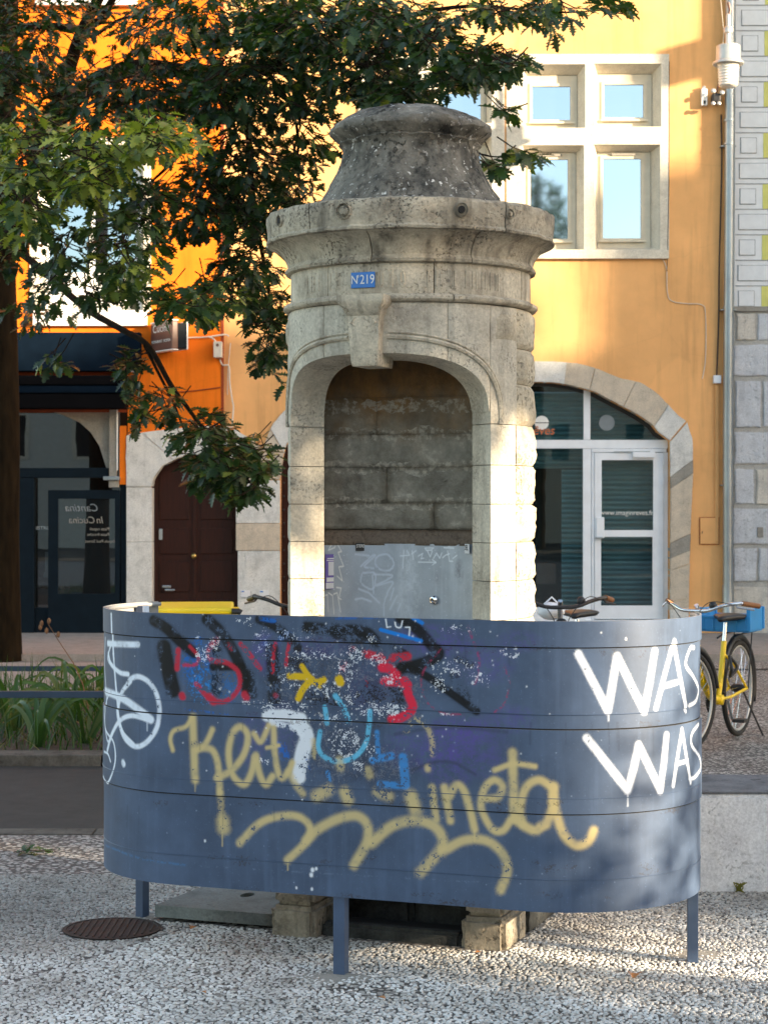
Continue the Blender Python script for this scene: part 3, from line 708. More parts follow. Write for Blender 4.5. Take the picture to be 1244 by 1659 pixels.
# individual coarse blocks lining the niche
zz = [1.50, 1.60, 1.735, 1.86, 2.0, 2.31]
rnd = random.Random(5)
for j in range(len(zz) - 1):
    cuts = [0] + sorted(rnd.uniform(.14 + q * .2, .22 + q * .2) for q in ((1,) if j % 2 else (2,) if j == 0 else ())) + [1]
    for c0, c1 in zip(cuts, cuts[1:]):
        bm = bmesh.new(); n = max(4, int((c1 - c0) * 34)); m = 6; G = []; dep = rnd.uniform(-.001, .0015)
        g = .0008
        for jj in range(m + 1):
            z = zz[j] + g * .5 + (zz[j + 1] - zz[j] - g) * jj / m; row = []
            for i in range(n + 1):
                s = c0 + .0006 + (c1 - c0 - .0012) * i / n; t = math.pi * (1 - s); e = min(min(i, n - i) / n * (c1 - c0) * .8, min(jj, m - jj) / m * (zz[j + 1] - zz[j]))
                d = dep + .009 * mnoise.fractal(Vector((s * 9, j * 3.1, z * 12)), 1, 2, 5) + .0008 * math.exp(-e / .006)
                x = .345 * math.cos(t); y = -.13 + .12 * abs(math.sin(t)) ** .8
                nx, ny = math.cos(t), math.sin(t); row.append(bm.verts.new((x + nx * d, y + ny * d, z)))
            G.append(row)
        for jj in range(m):
            for i in range(n): bm.faces.new((G[jj][i], G[jj][i + 1], G[jj + 1][i + 1], G[jj + 1][i]))
        bmesh.ops.solidify(bm, geom=bm.faces, thickness=-.012); o = obj('niche_stone', bm, M['niche'], mon); o.data.shade_smooth()
curved_wall('render_band', 1.44, 1.498, M['render_patch'], push=.004, m=4, relief=.004)
# ------------------------------------------------------------------ steel sheet in the niche with scratched tags
def niche_hit(x, y):
    """photo point -> point on the curved sheet: returns arc share and height"""
    d = Vector(((x - CX) / F, 1, 0)); best = None
    for i in range(241):
        t = math.pi * (1 - i / 240); lx = .341 * math.cos(t); ly = -.13 + .116 * abs(math.sin(t)) ** .8
        p = C0 + U * lx + V_ * ly; e = abs(p.x / p.y - d.x)
        if ly > -.12 and (best is None or e < best[0]): best = (e, i / 240, p.y)
    return best[1], EYE - (y - HY) / F * best[2]
NW, NH, NZ0, NZ1 = 760, 420, .62, 1.446
_nc = {}
def ncell(x, y):
    k = round(x)
    if k not in _nc: _nc[k] = niche_hit(k, 900)
    if (k + 1) not in _nc: _nc[k + 1] = niche_hit(k + 1, 900)
    s, _ = _nc[k]; s2, _ = _nc[k + 1]; s = s + (s2 - s) * (x - k); D = 7.22
    z = EYE - (y - HY) / F * D; return s * NW, (z - NZ0) / (NZ1 - NZ0) * NH
P2 = Paint(NW, NH, ncell, .0021, 9)
def zz2(l): return [(510 + a / 4.607, 860 + b / 4.607) for a, b in l]
pale = (.55, .62, .72); MP = .0036
for l in ([(470, 190), (540, 180), (585, 240), (560, 295), (490, 295), (445, 245), (470, 190)], [(340, 270), (430, 190), (440, 200), (370, 270), (440, 285)],
          [(360, 320), (450, 325), (430, 440), (350, 400), (350, 330)], [(440, 330), (580, 340), (455, 415), (580, 385), (540, 470), (515, 560), (510, 640)],
          [(330, 440), (400, 470), (480, 545)], [(300, 520), (350, 510), (420, 535)], [(585, 435), (560, 520)], [(612, 490), (565, 590)], [(635, 550), (615, 605)], [(300, 180), (400, 190)], [(430, 340), (440, 470)]):
    P2.stroke(zz2(l), 2.0, pale, .8, .5, .06, len(l) > 3, m_per_px=MP)
for l in ([(660, 150), (655, 280)], [(640, 190), (700, 185), (690, 150)], [(725, 150), (735, 215)], [(720, 175), (755, 150)], [(770, 190), (800, 170), (790, 210), (810, 205)], [(840, 150), (855, 195), (875, 150)], [(885, 205), (905, 165), (925, 205), (945, 165)],
          [(950, 200), (970, 180), (1000, 170)], [(985, 150), (1000, 225), (1030, 225)], [(1030, 205), (1060, 180)], [(770, 235), (900, 235), (875, 215)], [(900, 235), (875, 255)], [(815, 130), (880, 128), (870, 145), (825, 145), (815, 130)], [(960, 125), (1035, 128)], [(980, 100), (1000, 112)]):
    P2.stroke(zz2(l), 1.1, (.7, .76, .84), .95, .3, 0, False, m_per_px=MP)
for l in ([(85, 95), (130, 95), (100, 150), (150, 130), (155, 100)], [(160, 90), (200, 160), (170, 165), (210, 270), (180, 275), (205, 380), (165, 345)], [(75, 490), (95, 485), (100, 610)], [(100, 470), (130, 490), (145, 630)], [(140, 480), (165, 470), (190, 615)], [(160, 430), (195, 435), (180, 510), (195, 520)]):
    P2.stroke(zz2(l), 1.3, (.72, .74, .72), .9, .3, 0, False, m_per_px=MP)
P2.cloud(510 + 700 / 4.607, 860 + 400 / 4.607, 22, 60, (.62, .68, .74), .5, m=MP); P2.cloud(640, 1000, 40, 40, (.5, .56, .62), .35, m=MP)  # pale patches paint the bright sheen on the curved sheet
P2.cloud(744, 925, 12, 16, (.12, .12, .15), .6, m=MP); P2.cloud(706, 936, 4, 8, (.14, .13, .16), .5, m=MP)
P2.stroke([(528, 870), (770, 874)], 2, (.62, .55, .46), .6, .5, .3, False, m_per_px=MP)
im2 = P2.image('sheet_scratches_sheen')
def steel_sheet():
    bm = bmesh.new(); uv = bm.loops.layers.uv.new('UVMap'); n = 60; G = []
    for j in range(3):
        z = NZ0 + (NZ1 - NZ0) * j / 2; row = []
        for i in range(n + 1):
            t = math.pi * (1 - i / n); row.append(bm.verts.new((.341 * math.cos(t), -.13 + .116 * abs(math.sin(t)) ** .8, z)))
        G.append(row)
    for j in range(2):
        for i in range(n):
            f = bm.faces.new((G[j][i], G[j][i + 1], G[j + 1][i + 1], G[j + 1][i]))
            for l, (a, b) in zip(f.loops, ((i, j), (i + 1, j), (i + 1, j + 1), (i, j + 1))): l[uv].uv = (a / n, b / 2)
    o = obj('steel_sheet', bm, painted_mat('steel_sheet_tagged', im2, (.34, .38, .44), .45, .45, .1), mon); o.data.shade_smooth()
    def at(px, py, out=0.002):
        s, z = niche_hit(px, py); t = math.pi * (1 - s); nx, ny = math.cos(t), math.sin(t)
        return Vector((.341 * nx - nx * out, -.13 + .116 * abs(ny) ** .8 - ny * out, z)), math.atan2(nx, ny)
    def flat(name, px, py, w_, h_, mat, th=.0015, bev=0, out=.002, lab=None):
        p, a = at(px, py, out); g = bmesh.new(); bm_box(g, -w_ / 2, w_ / 2, -th, 0, -h_ / 2, h_ / 2, bev)
        bmesh.ops.transform(g, matrix=Matrix.Translation(p) @ Matrix.Rotation(-a, 4, 'Z'), verts=g.verts); return obj(name, g, mat, o, label=lab), Matrix.Translation(p) @ Matrix.Rotation(-a, 4, 'Z')
    st, mt = flat('sticker', 536.5, 926, .062, .132, M['purple'], lab='tall purple sticker', out=.004)
    for (w_, h_, z_, mm) in ((.034, .052, .012, M['paper']), (.050, .016, -.030, M['white_paint']), (.058, .022, -.053, M['paper']), (.044, .004, .050, M['white_paint']), (.050, .003, .043, M['white_paint'])):
        g = bmesh.new(); bm_box(g, -w_ / 2, w_ / 2, -.0022, -.0016, z_ - h_ / 2, z_ + h_ / 2); bmesh.ops.transform(g, matrix=mt, verts=g.verts)
        me = bpy.data.meshes.new('print'); g.to_mesh(me); me.materials.append(mm); st.data.materials.append(mm)
        # printed fields stay part of the sticker mesh
        gg = bmesh.new(); gg.from_mesh(st.data); k0 = len(gg.faces); gg.from_mesh(me); gg.faces.ensure_lookup_table()
        for f in gg.faces[k0:]: f.material_index = len(st.data.materials) - 1
        gg.to_mesh(st.data); gg.free()
    for px, txt, w_ in ((584, 'STEREL', .042), (757, 'DEL', .05)):
        s_, mt = flat('sticker', px, 886 if px < 700 else 889, w_, .030 if px < 700 else .036, M['black_plastic'] if px < 700 else M['faux_panel'], out=.004, lab='small black sticker with white letters' if px < 700 else 'small pale sticker with block letters')
        me = text_mesh(txt, .017 if px < 700 else .028, .0003, .95); me.transform(mt @ Matrix.Translation((0, -.0018, .003)) @ Matrix.Rotation(R(90), 4, 'X') @ Matrix.Diagonal((.72, 1, 1, 1)))
        obj('lettering', me, M['white_paint'] if px < 700 else M['navy'], s_)
    p, a = at(703, 972, .002); g = bmesh.new(); bm_lathe(g, [(.0175, 0), (.017, .006), (.012, .012), (.0075, .013), (.007, .006), (0, .006)], 24)
    bmesh.ops.transform(g, matrix=Matrix.Translation(p) @ Matrix.Rotation(-a, 4, 'Z') @ Matrix.Rotation(R(90), 4, 'X'), verts=g.verts); b_ = obj('flush_button', g, M['chrome'], o); autosmooth(b_, 30)
    g = bmesh.new(); bm_lathe(g, [(.006, .0065), (0, .0075)], 12); bmesh.ops.transform(g, matrix=Matrix.Translation(p) @ Matrix.Rotation(-a, 4, 'Z') @ Matrix.Rotation(R(90), 4, 'X'), verts=g.verts); obj('button_core', g, M['dark_hole'], b_)
steel_sheet()
# plinth blocks and sill at the foot
def worn_box(name, x0, x1, y0, y1, z0, z1, mat, parent, amp=.006, bev=.012, cuts=5, seed=0):
    bm = bmesh.new(); bm_box(bm, x0, x1, y0, y1, z0, z1)
    bmesh.ops.bevel(bm, geom=list(bm.edges), offset=bev, segments=2, affect='EDGES')
    bmesh.ops.subdivide_edges(bm, edges=bm.edges, cuts=cuts, use_grid_fill=True)
    for v in bm.verts:
        nrm = Vector((v.co.x - (x0 + x1) / 2, v.co.y - (y0 + y1) / 2, v.co.z - (z0 + z1) / 2)).normalized()
        v.co += nrm * amp * mnoise.fractal(v.co * 18 + Vector((seed, 0, 0)), 1, 2, 4)
    o = obj(name, bm, mat, parent); autosmooth(o, 50); return o
for s, x0, x1, yf in ((-1, -.44, -.262, -.325), (1, .285, .452, -.275)):
    worn_box('plinth_stone', x0, x1, yf, .02, -.03, .112, M['plinth_stone'], mon, .010, .018, 6, s)
    worn_box('plinth_stone', x0 + .012, x1 - .010, yf + .016, .02, .112, .166, M['plinth_stone'], mon, .006, .016, 5, s + 3)
for x0, x1, y0, y1 in ((-.44, 0, .024, .45), (.004, .452, .024, .45)):
    worn_box('plinth_stone', x0, x1, y0, y1, -.03, .16, M['wet_shade_stone'], mon, .008, .02, 5, x0)  # rear plinth coloured near black, putting the opening's shade into it
worn_box('sill_stone', -.259, .282, -.262, -.20, -.03, .048, M['wet_shade_stone'], mon, .006, .012, 6, 9)
box('basin_floor', -.256, .28, -.196, .0, -.03, .018, M['dark_hole'], mon, .003)  # near-black colour carries the shade inside the opening
tube('drain_pipe_stub', [(-.215, -.21, .0), (-.215, -.205, .22)], .011, M['rail_navy'], mon)

# ------------------------------------------------------------------ painted steel privacy screen, a long rounded shield round the urinal front
SC0 = C0 + U * .042
scr = thing('privacy_screen', 'dark blue steel privacy screen with rounded ends covered in graffiti', 'privacy screen', SC0, rz=-TH)
VF, HS, RR_ = -.804, .618, .49; ARC = R(90 + 27); SMAX = HS + RR_ * ARC; ZB, ZT = .266, 1.215
def scr_pt(s, out=0):
    if abs(s) <= HS: return (s, VF - out)
    t = (abs(s) - HS) / RR_; x = HS + (RR_ + out) * math.sin(t); y = VF + RR_ - (RR_ + out) * math.cos(t); return (math.copysign(x, s), y)
_S = np.linspace(-SMAX, SMAX, 1601); _A = []
for s in _S:
    x, y = scr_pt(s); p = SC0 + U * x + V_ * y; _A.append((p.x / p.y * F + CX, p.y))
_A = np.array(_A); _front = (_S > -(HS + RR_ * R(80))) & (_S < (HS + RR_ * R(112)))
iL = int(np.argmin(np.where(_S < 0, _A[:, 0], 1e9))); iR = int(np.argmax(np.where(_S > 0, _A[:, 0], -1e9)))
TXL = .0015; PW, PH = int(2 * SMAX / TXL), int((ZT - ZB) / TXL)
def pcell(x, y):
    xs = _A[iL:iR + 1, 0]; x = min(max(x, xs[0]), xs[-1]); s = np.interp(x, xs, _S[iL:iR + 1]); D = np.interp(x, xs, _A[iL:iR + 1, 1])
    z = EYE - (y - HY) / F * D; return (s + SMAX) / TXL, (z - ZB) / TXL
PT = Paint(PW, PH, pcell, TXL, 4)
K_, WH, GO, RD, BL, CY, YE, PU, LB = (.004, .004, .005), (.80, .84, .90), (.66, .53, .25), (.55, .022, .05), (.01, .13, .50), (.13, .50, .74), (.72, .46, .01), (.10, .075, .32), (.05, .25, .60)
S = PT.stroke; CL = PT.cloud
# faded undercoat patches and purple haze
for x, y, rx, ry, o_ in ((700, 1040, 70, 30, .8), (780, 1075, 60, 40, .5), (740, 1185, 60, 26, .9), (730, 1230, 60, 50, .85), (790, 1210, 40, 60, .5), (600, 1110, 60, 50, .5), (430, 1060, 30, 40, .9), (460, 1180, 40, 50, .5), (660, 1215, 50, 40, .6), (830, 1165, 40, 25, .5), (520, 1050, 60, 20, .7), (410, 1200, 30, 50, .45), (840, 1040, 40, 20, .5)):
    CL(x, y, rx, ry, PU, o_)
for x, y, rx, ry in ((560, 1090, 120, 70), (480, 1110, 70, 60), (540, 1220, 90, 60), (640, 1120, 60, 60), (620, 1240, 70, 40)):
    CL(x, y, rx, ry, (.022, .022, .04), .9); CL(x, y, rx * .9, ry * .9, (.22, .25, .32), .5, 1, thr=.40)
CL(320, 1080, 36, 52, (.02, .14, .42), .95); CL(322, 1075, 32, 48, BL, .95, 1, thr=.36); CL(330, 1110, 34, 40, (.03, .25, .62), .8, 1, thr=.42)
CL(370, 1115, 26, 28, (.02, .14, .40), .8, 1, thr=.36)
# black letters
S([(250, 1006), (270, 1018), (290, 1038), (314, 1058)], 19, K_, .96, .25, .12); S([(266, 1050), (272, 1082), (280, 1118)], 28, K_, .96, .22, .12)
S([(336, 1004), (359, 1026), (379, 1058), (393, 1090), (400, 1118)], 20, K_, .95, .25, .14); S([(345, 1081), (392, 1081)], 13, K_, .95, .3, .1)
S([(350, 1050), (351, 1118)], 20, K_, .85, .3, .42); S([(421, 1004), (447, 1016), (470, 1036), (482, 1050)], 16, K_, .92, .25, .2); S([(440, 1052), (443, 1090), (444, 1131)], 24, K_, .92, .25, .25)
S([(402, 1095), (408, 1124)], 20, K_, .85, .3, .3); S([(497, 1017), (545, 1021), (590, 1024), (609, 1040)], 19, K_, .95, .25, .28); S([(545, 1030), (600, 1036)], 16, K_, .8, .3, .45)
S([(649, 1002), (676, 1020), (700, 1048), (710, 1060), (692, 1072), (668, 1080), (648, 1084)], 19, K_, .96, .25, .16); S([(650, 1080), (690, 1096), (737, 1129), (771, 1153)], 13, K_, .95, .25, .18)
S([(640, 1051), (658, 1060)], 11, K_, .9, .3, .3); S([(740, 1068), (762, 1078)], 11, K_, .9, .4, .3); S([(735, 1095), (756, 1135)], 16, K_, .6, .5, .5)
for x, y, rx, ry in ((515, 1130, 30, 16), (560, 1132, 36, 18), (600, 1125, 30, 22), (645, 1120, 18, 30), (480, 1075, 22, 20)): CL(x, y, rx, ry, K_, .95, 1, thr=.36)
# red
S([(289, 1054), (287, 1084)], 9, RD, .95, .3, .15); S([(308, 1048), (321, 1064), (318, 1077), (298, 1078)], 6, RD, .8, .3, .3); S([(295, 1127), (296, 1130)], 11, RD, .95, .3)
S([(352, 1037), (339, 1052), (342, 1070), (366, 1074), (386, 1090), (387, 1115), (367, 1136), (342, 1134), (318, 1109)], 8, RD, .9, .3, .28); S([(339, 1130), (346, 1137)], 13, RD, .95, .3, .1)
S([(390, 1044), (405, 1062), (421, 1084)], 8, RD, .9, .3, .25); S([(446, 1043), (443, 1056), (442, 1090)], 6, RD, .9, .3, .35); S([(469, 1042), (465, 1060), (463, 1078)], 6, RD, .9, .3, .3)
S([(396, 1126), (399, 1131)], 12, RD, .95, .3); S([(370, 1046), (375, 1052)], 7, RD, .8, .3, .3); S([(446, 1127), (447, 1128)], 8, RD, .5, .3)
S([(593, 1060), (625, 1067), (660, 1064)], 13, RD, .95, .25, .3); S([(619, 1082), (630, 1084), (641, 1094)], 15, (.72, .02, .06), 1, .2, .1); S([(622, 1104), (645, 1106), (660, 1110)], 14, (.72, .02, .06), 1, .2, .22)
S([(655, 1104), (662, 1128), (668, 1148), (652, 1162), (634, 1166)], 14, (.72, .02, .06), 1, .2, .22); S([(557, 1074), (552, 1094)], 10, RD, .85, .3, .5); S([(590, 1080), (592, 1130)], 9, RD, .6, .3, .6); S([(565, 1060), (572, 1052)], 8, RD, .5, .3, .5)
S([(716, 1051), (690, 1080), (682, 1106), (692, 1139), (717, 1156), (750, 1158)], 3, (.40, .03, .10), .6, .4, .4); S([(815, 1080), (824, 1105), (817, 1139), (800, 1155)], 3, (.40, .03, .10), .55, .4, .45); S([(758, 1016), (773, 1059), (775, 1085), (769, 1110)], 3.5, (.40, .03, .12), .55, .4, .4)
# worn white paint
for x, y, rx, ry, th in ((395, 1008, 22, 12, .46), (348, 1043, 12, 12, .40), (330, 1060, 16, 20, .40), (320, 1030, 6, 8, .42), (500, 1062, 60, 10, .44), (575, 1062, 26, 16, .40), (612, 1070, 16, 16, .42), (470, 1100, 20, 28, .46), (560, 1085, 24, 30, .47), (520, 1115, 50, 20, .44), (566, 1130, 16, 22, .42), (612, 1150, 44, 14, .40), (636, 1148, 24, 10, .38), (560, 1210, 34, 34, .44), (460, 1145, 60, 12, .45), (735, 1080, 46, 18, .47), (775, 1100, 22, 14, .46), (712, 1110, 20, 22, .47), (820, 1055, 14, 14, .47), (835, 1062, 6, 14, .40), (405, 1138, 26, 8, .46), (430, 1232, 12, 10, .43), (480, 1030, 44, 12, .47), (580, 1240, 14, 12, .42), (600, 1220, 16, 16, .46), (425, 1040, 22, 30, .48), (540, 1165, 70, 14, .46), (745, 1022, 40, 12, .5), (602, 1036, 10, 8, .42), (720, 1158, 16, 3, .4), (630, 1100, 22, 14, .45)):
    CL(x, y, rx, ry, WH, .85, 1, thr=th)
S([(433, 1160), (462, 1160), (488, 1165)], 19, WH, .95, .2, .22); S([(440, 1172), (470, 1178), (490, 1190)], 9, WH, .9, .2, .3); S([(482, 1170), (497, 1192), (490, 1222), (484, 1258)], 25, WH, .95, .18, .2)
S([(735, 1085), (752, 1075), (762, 1080)], 4, WH, .85, .3, .5); S([(765, 1098), (790, 1086)], 3, WH, .85, .3, .5); S([(778, 1105), (790, 1113)], 3, WH, .8, .3, .5); S([(748, 1100), (770, 1075)], 3, WH, .8, .3, .5)
# yellow star and cyan face
S([(469, 1096), (495, 1098), (514, 1106), (524, 1102)], 11, YE, 1, .18, .2); S([(489, 1080), (500, 1096), (517, 1112)], 9, YE, 1, .18, .2); S([(500, 1106), (490, 1118), (483, 1132)], 11, YE, 1, .18, .2); S([(549, 1101), (551, 1106)], 14, YE, 1, .15, .1)
S([(526, 1146), (530, 1172)], 8, CY, .95, .2, .2); S([(543, 1128), (556, 1146), (564, 1168)], 9, CY, .95, .2, .25); S([(519, 1186), (516, 1212), (528, 1228), (549, 1234), (574, 1227), (592, 1206), (598, 1176), (599, 1152)], 8, CY, .95, .2, .22)
S([(604, 1232), (634, 1225)], 12, LB, .95, .25, .3); S([(611, 1187), (613, 1222)], 8, LB, .9, .3, .25); S([(653, 1228), (657, 1272)], 15, LB, .98, .2, .15); S([(616, 1271), (650, 1273)], 11, LB, .95, .25, .2); S([(455, 1205), (462, 1225)], 16, BL, .8, .3, .5); S([(498, 1225), (500, 1245)], 8, BL, .8, .3, .5); S([(531, 1252), (534, 1264)], 7, LB, .9, .3, .4)
S([(617, 1021), (650, 1030), (682, 1039)], 6, (.005, .20, .68), 1, .15, .05, False); S([(424, 1003), (440, 1006), (450, 1006)], 7, BL, .9, .3, .3); S([(668, 1001), (684, 1010)], 6, (.005, .20, .68), .95, .2, .1); S([(425, 1044), (470, 1028)], 14, BL, .35, .5, .5); S([(545, 1003), (610, 1001)], 4, BL, .6, .4, .3)
S([(625, 1004), (627, 1017), (633, 1016)], 2.0, WH, 1, .3, 0, False); S([(640, 1009), (642, 1016), (649, 1017), (652, 1007)], 2.0, WH, 1, .3, 0); S([(657, 1017), (664, 1017), (663, 1030)], 2.0, WH, 1, .3, 0, False)
S([(640, 1190), (700, 1180), (760, 1180), (820, 1186)], 6, (.04, .05, .08), .5, .6, .2); S([(668, 1248), (700, 1236), (735, 1236), (770, 1255)], 5, (.04, .05, .08), .6, .5, .1); S([(300, 1150), (370, 1158)], 3, BL, .8, .4, .5, False)
# gold handwriting
G_ = dict(col=GO, op=.92, soft=.3)
def gold(p, w_, wear=.1, op=.92): S(p, w_ * .92, GO, op, .55, wear * .9)
gold([(281, 1216), (277, 1198), (283, 1184), (301, 1178), (312, 1164)], 8); gold([(313, 1163), (315, 1215), (317, 1264)], 14); gold([(345, 1182), (338, 1198), (330, 1210), (320, 1216)], 10); gold([(326, 1211), (345, 1216), (354, 1240), (357, 1285)], 12); gold([(357, 1285), (360, 1335)], 12, .35, .55); gold([(361, 1332), (362, 1342)], 24, .3, .75)
gold([(352, 1261), (376, 1248), (396, 1222), (402, 1192), (390, 1178), (377, 1190), (371, 1222), (378, 1256), (396, 1271), (408, 1252), (413, 1228)], 12); gold([(415, 1224), (421, 1254), (431, 1271), (442, 1258)], 12); gold([(412, 1189), (423, 1202), (436, 1176)], 10); gold([(444, 1180), (446, 1226), (455, 1260), (468, 1250), (474, 1236)], 11); gold([(433, 1212), (452, 1208)], 7); gold([(468, 1250), (480, 1272), (491, 1286)], 12, .35, .7)
gold([(513, 1290), (532, 1280)], 20, .25, .8); gold([(559, 1284), (564, 1296)], 20, .2, .85); gold([(612, 1284), (630, 1290)], 18, .35, .65); gold([(666, 1290), (673, 1312)], 22, .15, .9); gold([(700, 1276), (706, 1328)], 12, .3, .8); gold([(693, 1244), (693, 1246)], 11, .3, .8)
gold([(658, 1186), (672, 1167), (690, 1176), (700, 1200), (700, 1222)], 9, .45, .65); gold([(508, 1200), (510, 1226)], 9, .4, .6); gold([(550, 1232), (552, 1244)], 14, .3, .7); gold([(596, 1248), (599, 1256)], 14, .4, .6)
gold([(720, 1276), (729, 1330)], 13); gold([(728, 1290), (740, 1272), (752, 1282), (760, 1308), (768, 1344)], 13); gold([(781, 1294), (806, 1292), (814, 1274), (800, 1264), (784, 1280), (780, 1312), (797, 1344), (814, 1346), (826, 1330)], 12); gold([(830, 1220), (831, 1262), (833, 1328)], 15, .05); gold([(801, 1248), (832, 1238), (866, 1242)], 9, .15); gold([(834, 1326), (848, 1338), (866, 1346), (876, 1340)], 15, .05)
gold([(896, 1278), (873, 1264), (852, 1276), (843, 1308), (846, 1336)], 13, .05); gold([(896, 1274), (893, 1312), (884, 1336)], 14, .05); gold([(896, 1290), (900, 1316), (912, 1352), (932, 1370), (952, 1364), (961, 1346)], 14, .12)
gold([(388, 1366), (421, 1334), (457, 1322), (487, 1325), (502, 1342), (494, 1366), (465, 1394)], 13, .1); gold([(496, 1362), (515, 1344), (545, 1328), (576, 1322), (594, 1336), (594, 1364), (573, 1402)], 16, .12, .88); gold([(602, 1366), (636, 1338), (676, 1330), (706, 1342), (717, 1366), (704, 1388), (680, 1414)], 17, .15, .88); gold([(717, 1380), (751, 1362), (788, 1363), (814, 1385), (821, 1412), (810, 1442)], 15, .12, .88)
# white tag on the left end, white words on the right end
WT = (.80, .86, .97)
def wh(p, w_, c=True, op=1): S(p, w_, WT, op, .28, .04, c)
wh([(182, 996), (183, 1030), (184, 1060)], 6); wh([(175, 1043), (224, 1045)], 10, False); wh([(184, 1060), (187, 1100), (192, 1150), (200, 1185), (218, 1206)], 6); wh([(176, 1060), (180, 1076), (194, 1090), (208, 1093)], 8)
wh([(206, 1110), (213, 1100), (226, 1097), (243, 1107), (255, 1128), (259, 1155), (255, 1180), (240, 1202), (222, 1210), (205, 1198), (196, 1176), (192, 1148), (198, 1122), (212, 1104)], 8.5)
wh([(171, 1120), (200, 1133), (225, 1150), (246, 1166)], 13); wh([(246, 1168), (216, 1160), (196, 1168), (183, 1190), (176, 1216)], 8); wh([(171, 1034), (170, 1080), (173, 1130), (173, 1180), (186, 1204), (188, 1236), (177, 1268), (169, 1256), (168, 1238)], 4.5); wh([(180, 1045), (175, 1068), (183, 1080)], 5); wh([(178, 1120), (171, 1150), (176, 1200), (184, 1190)], 4); wh([(171, 1218), (177, 1222), (181, 1234)], 4); wh([(201, 1236), (202, 1238)], 11)
wh([(936, 1060), (960, 1106), (984, 1152), (992, 1106), (999, 1064), (1022, 1112), (1043, 1153), (1052, 1105), (1060, 1056)], 12, False); wh([(1062, 1148), (1076, 1094), (1090, 1040), (1100, 1094), (1110, 1144)], 9, False); wh([(1072, 1113), (1096, 1106)], 8, False)
wh([(1124, 1050), (1117, 1052), (1110, 1077), (1122, 1096), (1131, 1116), (1127, 1136), (1116, 1144)], 6); wh([(1108, 1150), (1110, 1153)], 5)
wh([(949, 1196), (982, 1238), (1015, 1281), (1025, 1243), (1032, 1207), (1050, 1244), (1067, 1281), (1073, 1236), (1077, 1192)], 12, False); wh([(1088, 1273), (1095, 1226), (1102, 1182), (1109, 1226), (1116, 1268)], 7, False); wh([(1093, 1238), (1111, 1233)], 6, False); wh([(1129, 1174), (1118, 1190), (1118, 1208), (1130, 1226), (1132, 1246), (1122, 1260), (1114, 1262)], 5.5)
for x, y, w_ in ((506, 1409, 6), (504, 1417, 6), (505, 1440, 4), (512, 1407, 4), (490, 1296, 2.5), (332, 1362, 3), (480, 1438, 3), (835, 1050, 3), (1012, 1035, 3)): S([(x, y), (x, y + 1.5)], w_, WH, .95, .3, 0, False)
rg = random.Random(8)
for i in range(110): S([(rg.gauss(560, 130), rg.gauss(1120, 70))], rg.uniform(1, 2.6), WH, .8, .4, 0, False)
for i in range(60): S([(rg.uniform(190, 1100), rg.uniform(1005, 1440))], rg.uniform(.8, 1.8), (.35, .45, .6), .7, .4, 0, False)
S([(172, 1370), (230, 1392), (300, 1402)], 3, (.06, .20, .42), .6, .8, .3); S([(300, 1402), (600, 1420), (820, 1432)], 2, (.16, .22, .32), .5, .6, .55)
for i in range(70):                                 # grime and rust along the bottom edge and the welds
    x = rg.uniform(175, 1125); y = rg.choice((1452, 1398, 1300, 1168, 1046)) + rg.uniform(-8, 10) + (x - 600) * .02
    CL(x, y, rg.uniform(10, 40), rg.uniform(3, 8), (.05, .035, .025), .5, 1, thr=.44)
for i in range(26):
    x = rg.uniform(200, 1100); y = rg.choice((1050, 1172, 1306)); S([(x, y), (x + rg.uniform(-1, 1), y + rg.uniform(15, 55))], rg.uniform(1.2, 3), (.03, .04, .06), .35, .9, .1, False)
for x, y, l in ((317, 1262, 20), (360, 1345, 26), (768, 1346, 18), (466, 1394, 16), (1015, 1284, 22), (985, 1156, 12), (240, 1170, 14)):
    S([(x, y), (x, y + l)], 2.2, GO if x < 900 and x != 240 else WT, .7, .5, 0, False)
imP = PT.image('screen_graffiti')
scr_mat = painted_mat('painted_steel', imP, (.068, .102, .172), .44, 0, .12)
def band(z0, z1, out, back=False):
    bm = bmesh.new(); uv = bm.loops.layers.uv.new('UVMap'); n = 150; th = .005; G = []
    m = 5
    for i in range(n + 1):
        s = -SMAX + 2 * SMAX * i / n
        wob = .0016 * mnoise.noise(Vector((s * 2.2, z0 * 3, 1))) + .0009 * mnoise.noise(Vector((s * 7, z0 * 5, 4)))
        col = [(*scr_pt(s, out + wob), z0 + (z1 - z0) * j / m) for j in range(m + 1)] + [(*scr_pt(s, out + wob - th), z0 + (z1 - z0) * j / m) for j in range(m, -1, -1)]
        G.append([bm.verts.new(c) for c in col])
    K = len(G[0])
    for i in range(n):
        for k in range(K):
            k2 = (k + 1) % K; f = bm.faces.new((G[i][k], G[i + 1][k], G[i + 1][k2], G[i][k2]))
            inside = k >= m
            for l, (a, v) in zip(f.loops, ((i, G[i][k]), (i + 1, G[i + 1][k]), (i + 1, G[i + 1][k2]), (i, G[i][k2]))):
                l[uv].uv = (a / n, (v.co.z - ZB) / (ZT - ZB))
            f.material_index = 1 if inside and k != K - 1 else 0
    bm.faces.new(list(reversed(G[0]))); bm.faces.new(G[-1]); bmesh.ops.recalc_face_normals(bm, faces=bm.faces)
    o = obj('steel_band', bm, scr_mat, scr); o.data.materials.append(M['screen_inside']); autosmooth(o, 35)
M['screen_inside'] = plain('screen_inside', (.30, .31, .32), .5, .1, .15)
M['screen_blue'] = plain('screen_blue', (.058, .092, .165), .42, 0, .15)
band(1.130, ZT, .004); band(.864, 1.1258, .0); band(.587, .8596, .004); band(ZB, .5826, .0)
for z in (1.1279, .8618, .5848): tube('seam_shadow', [(*scr_pt(s, -.0068), z) for s in np.linspace(-SMAX, SMAX, 90)], .0055, M['dark_hole'], scr, 6)  # black tube in each gap stands in for the seam's shadow
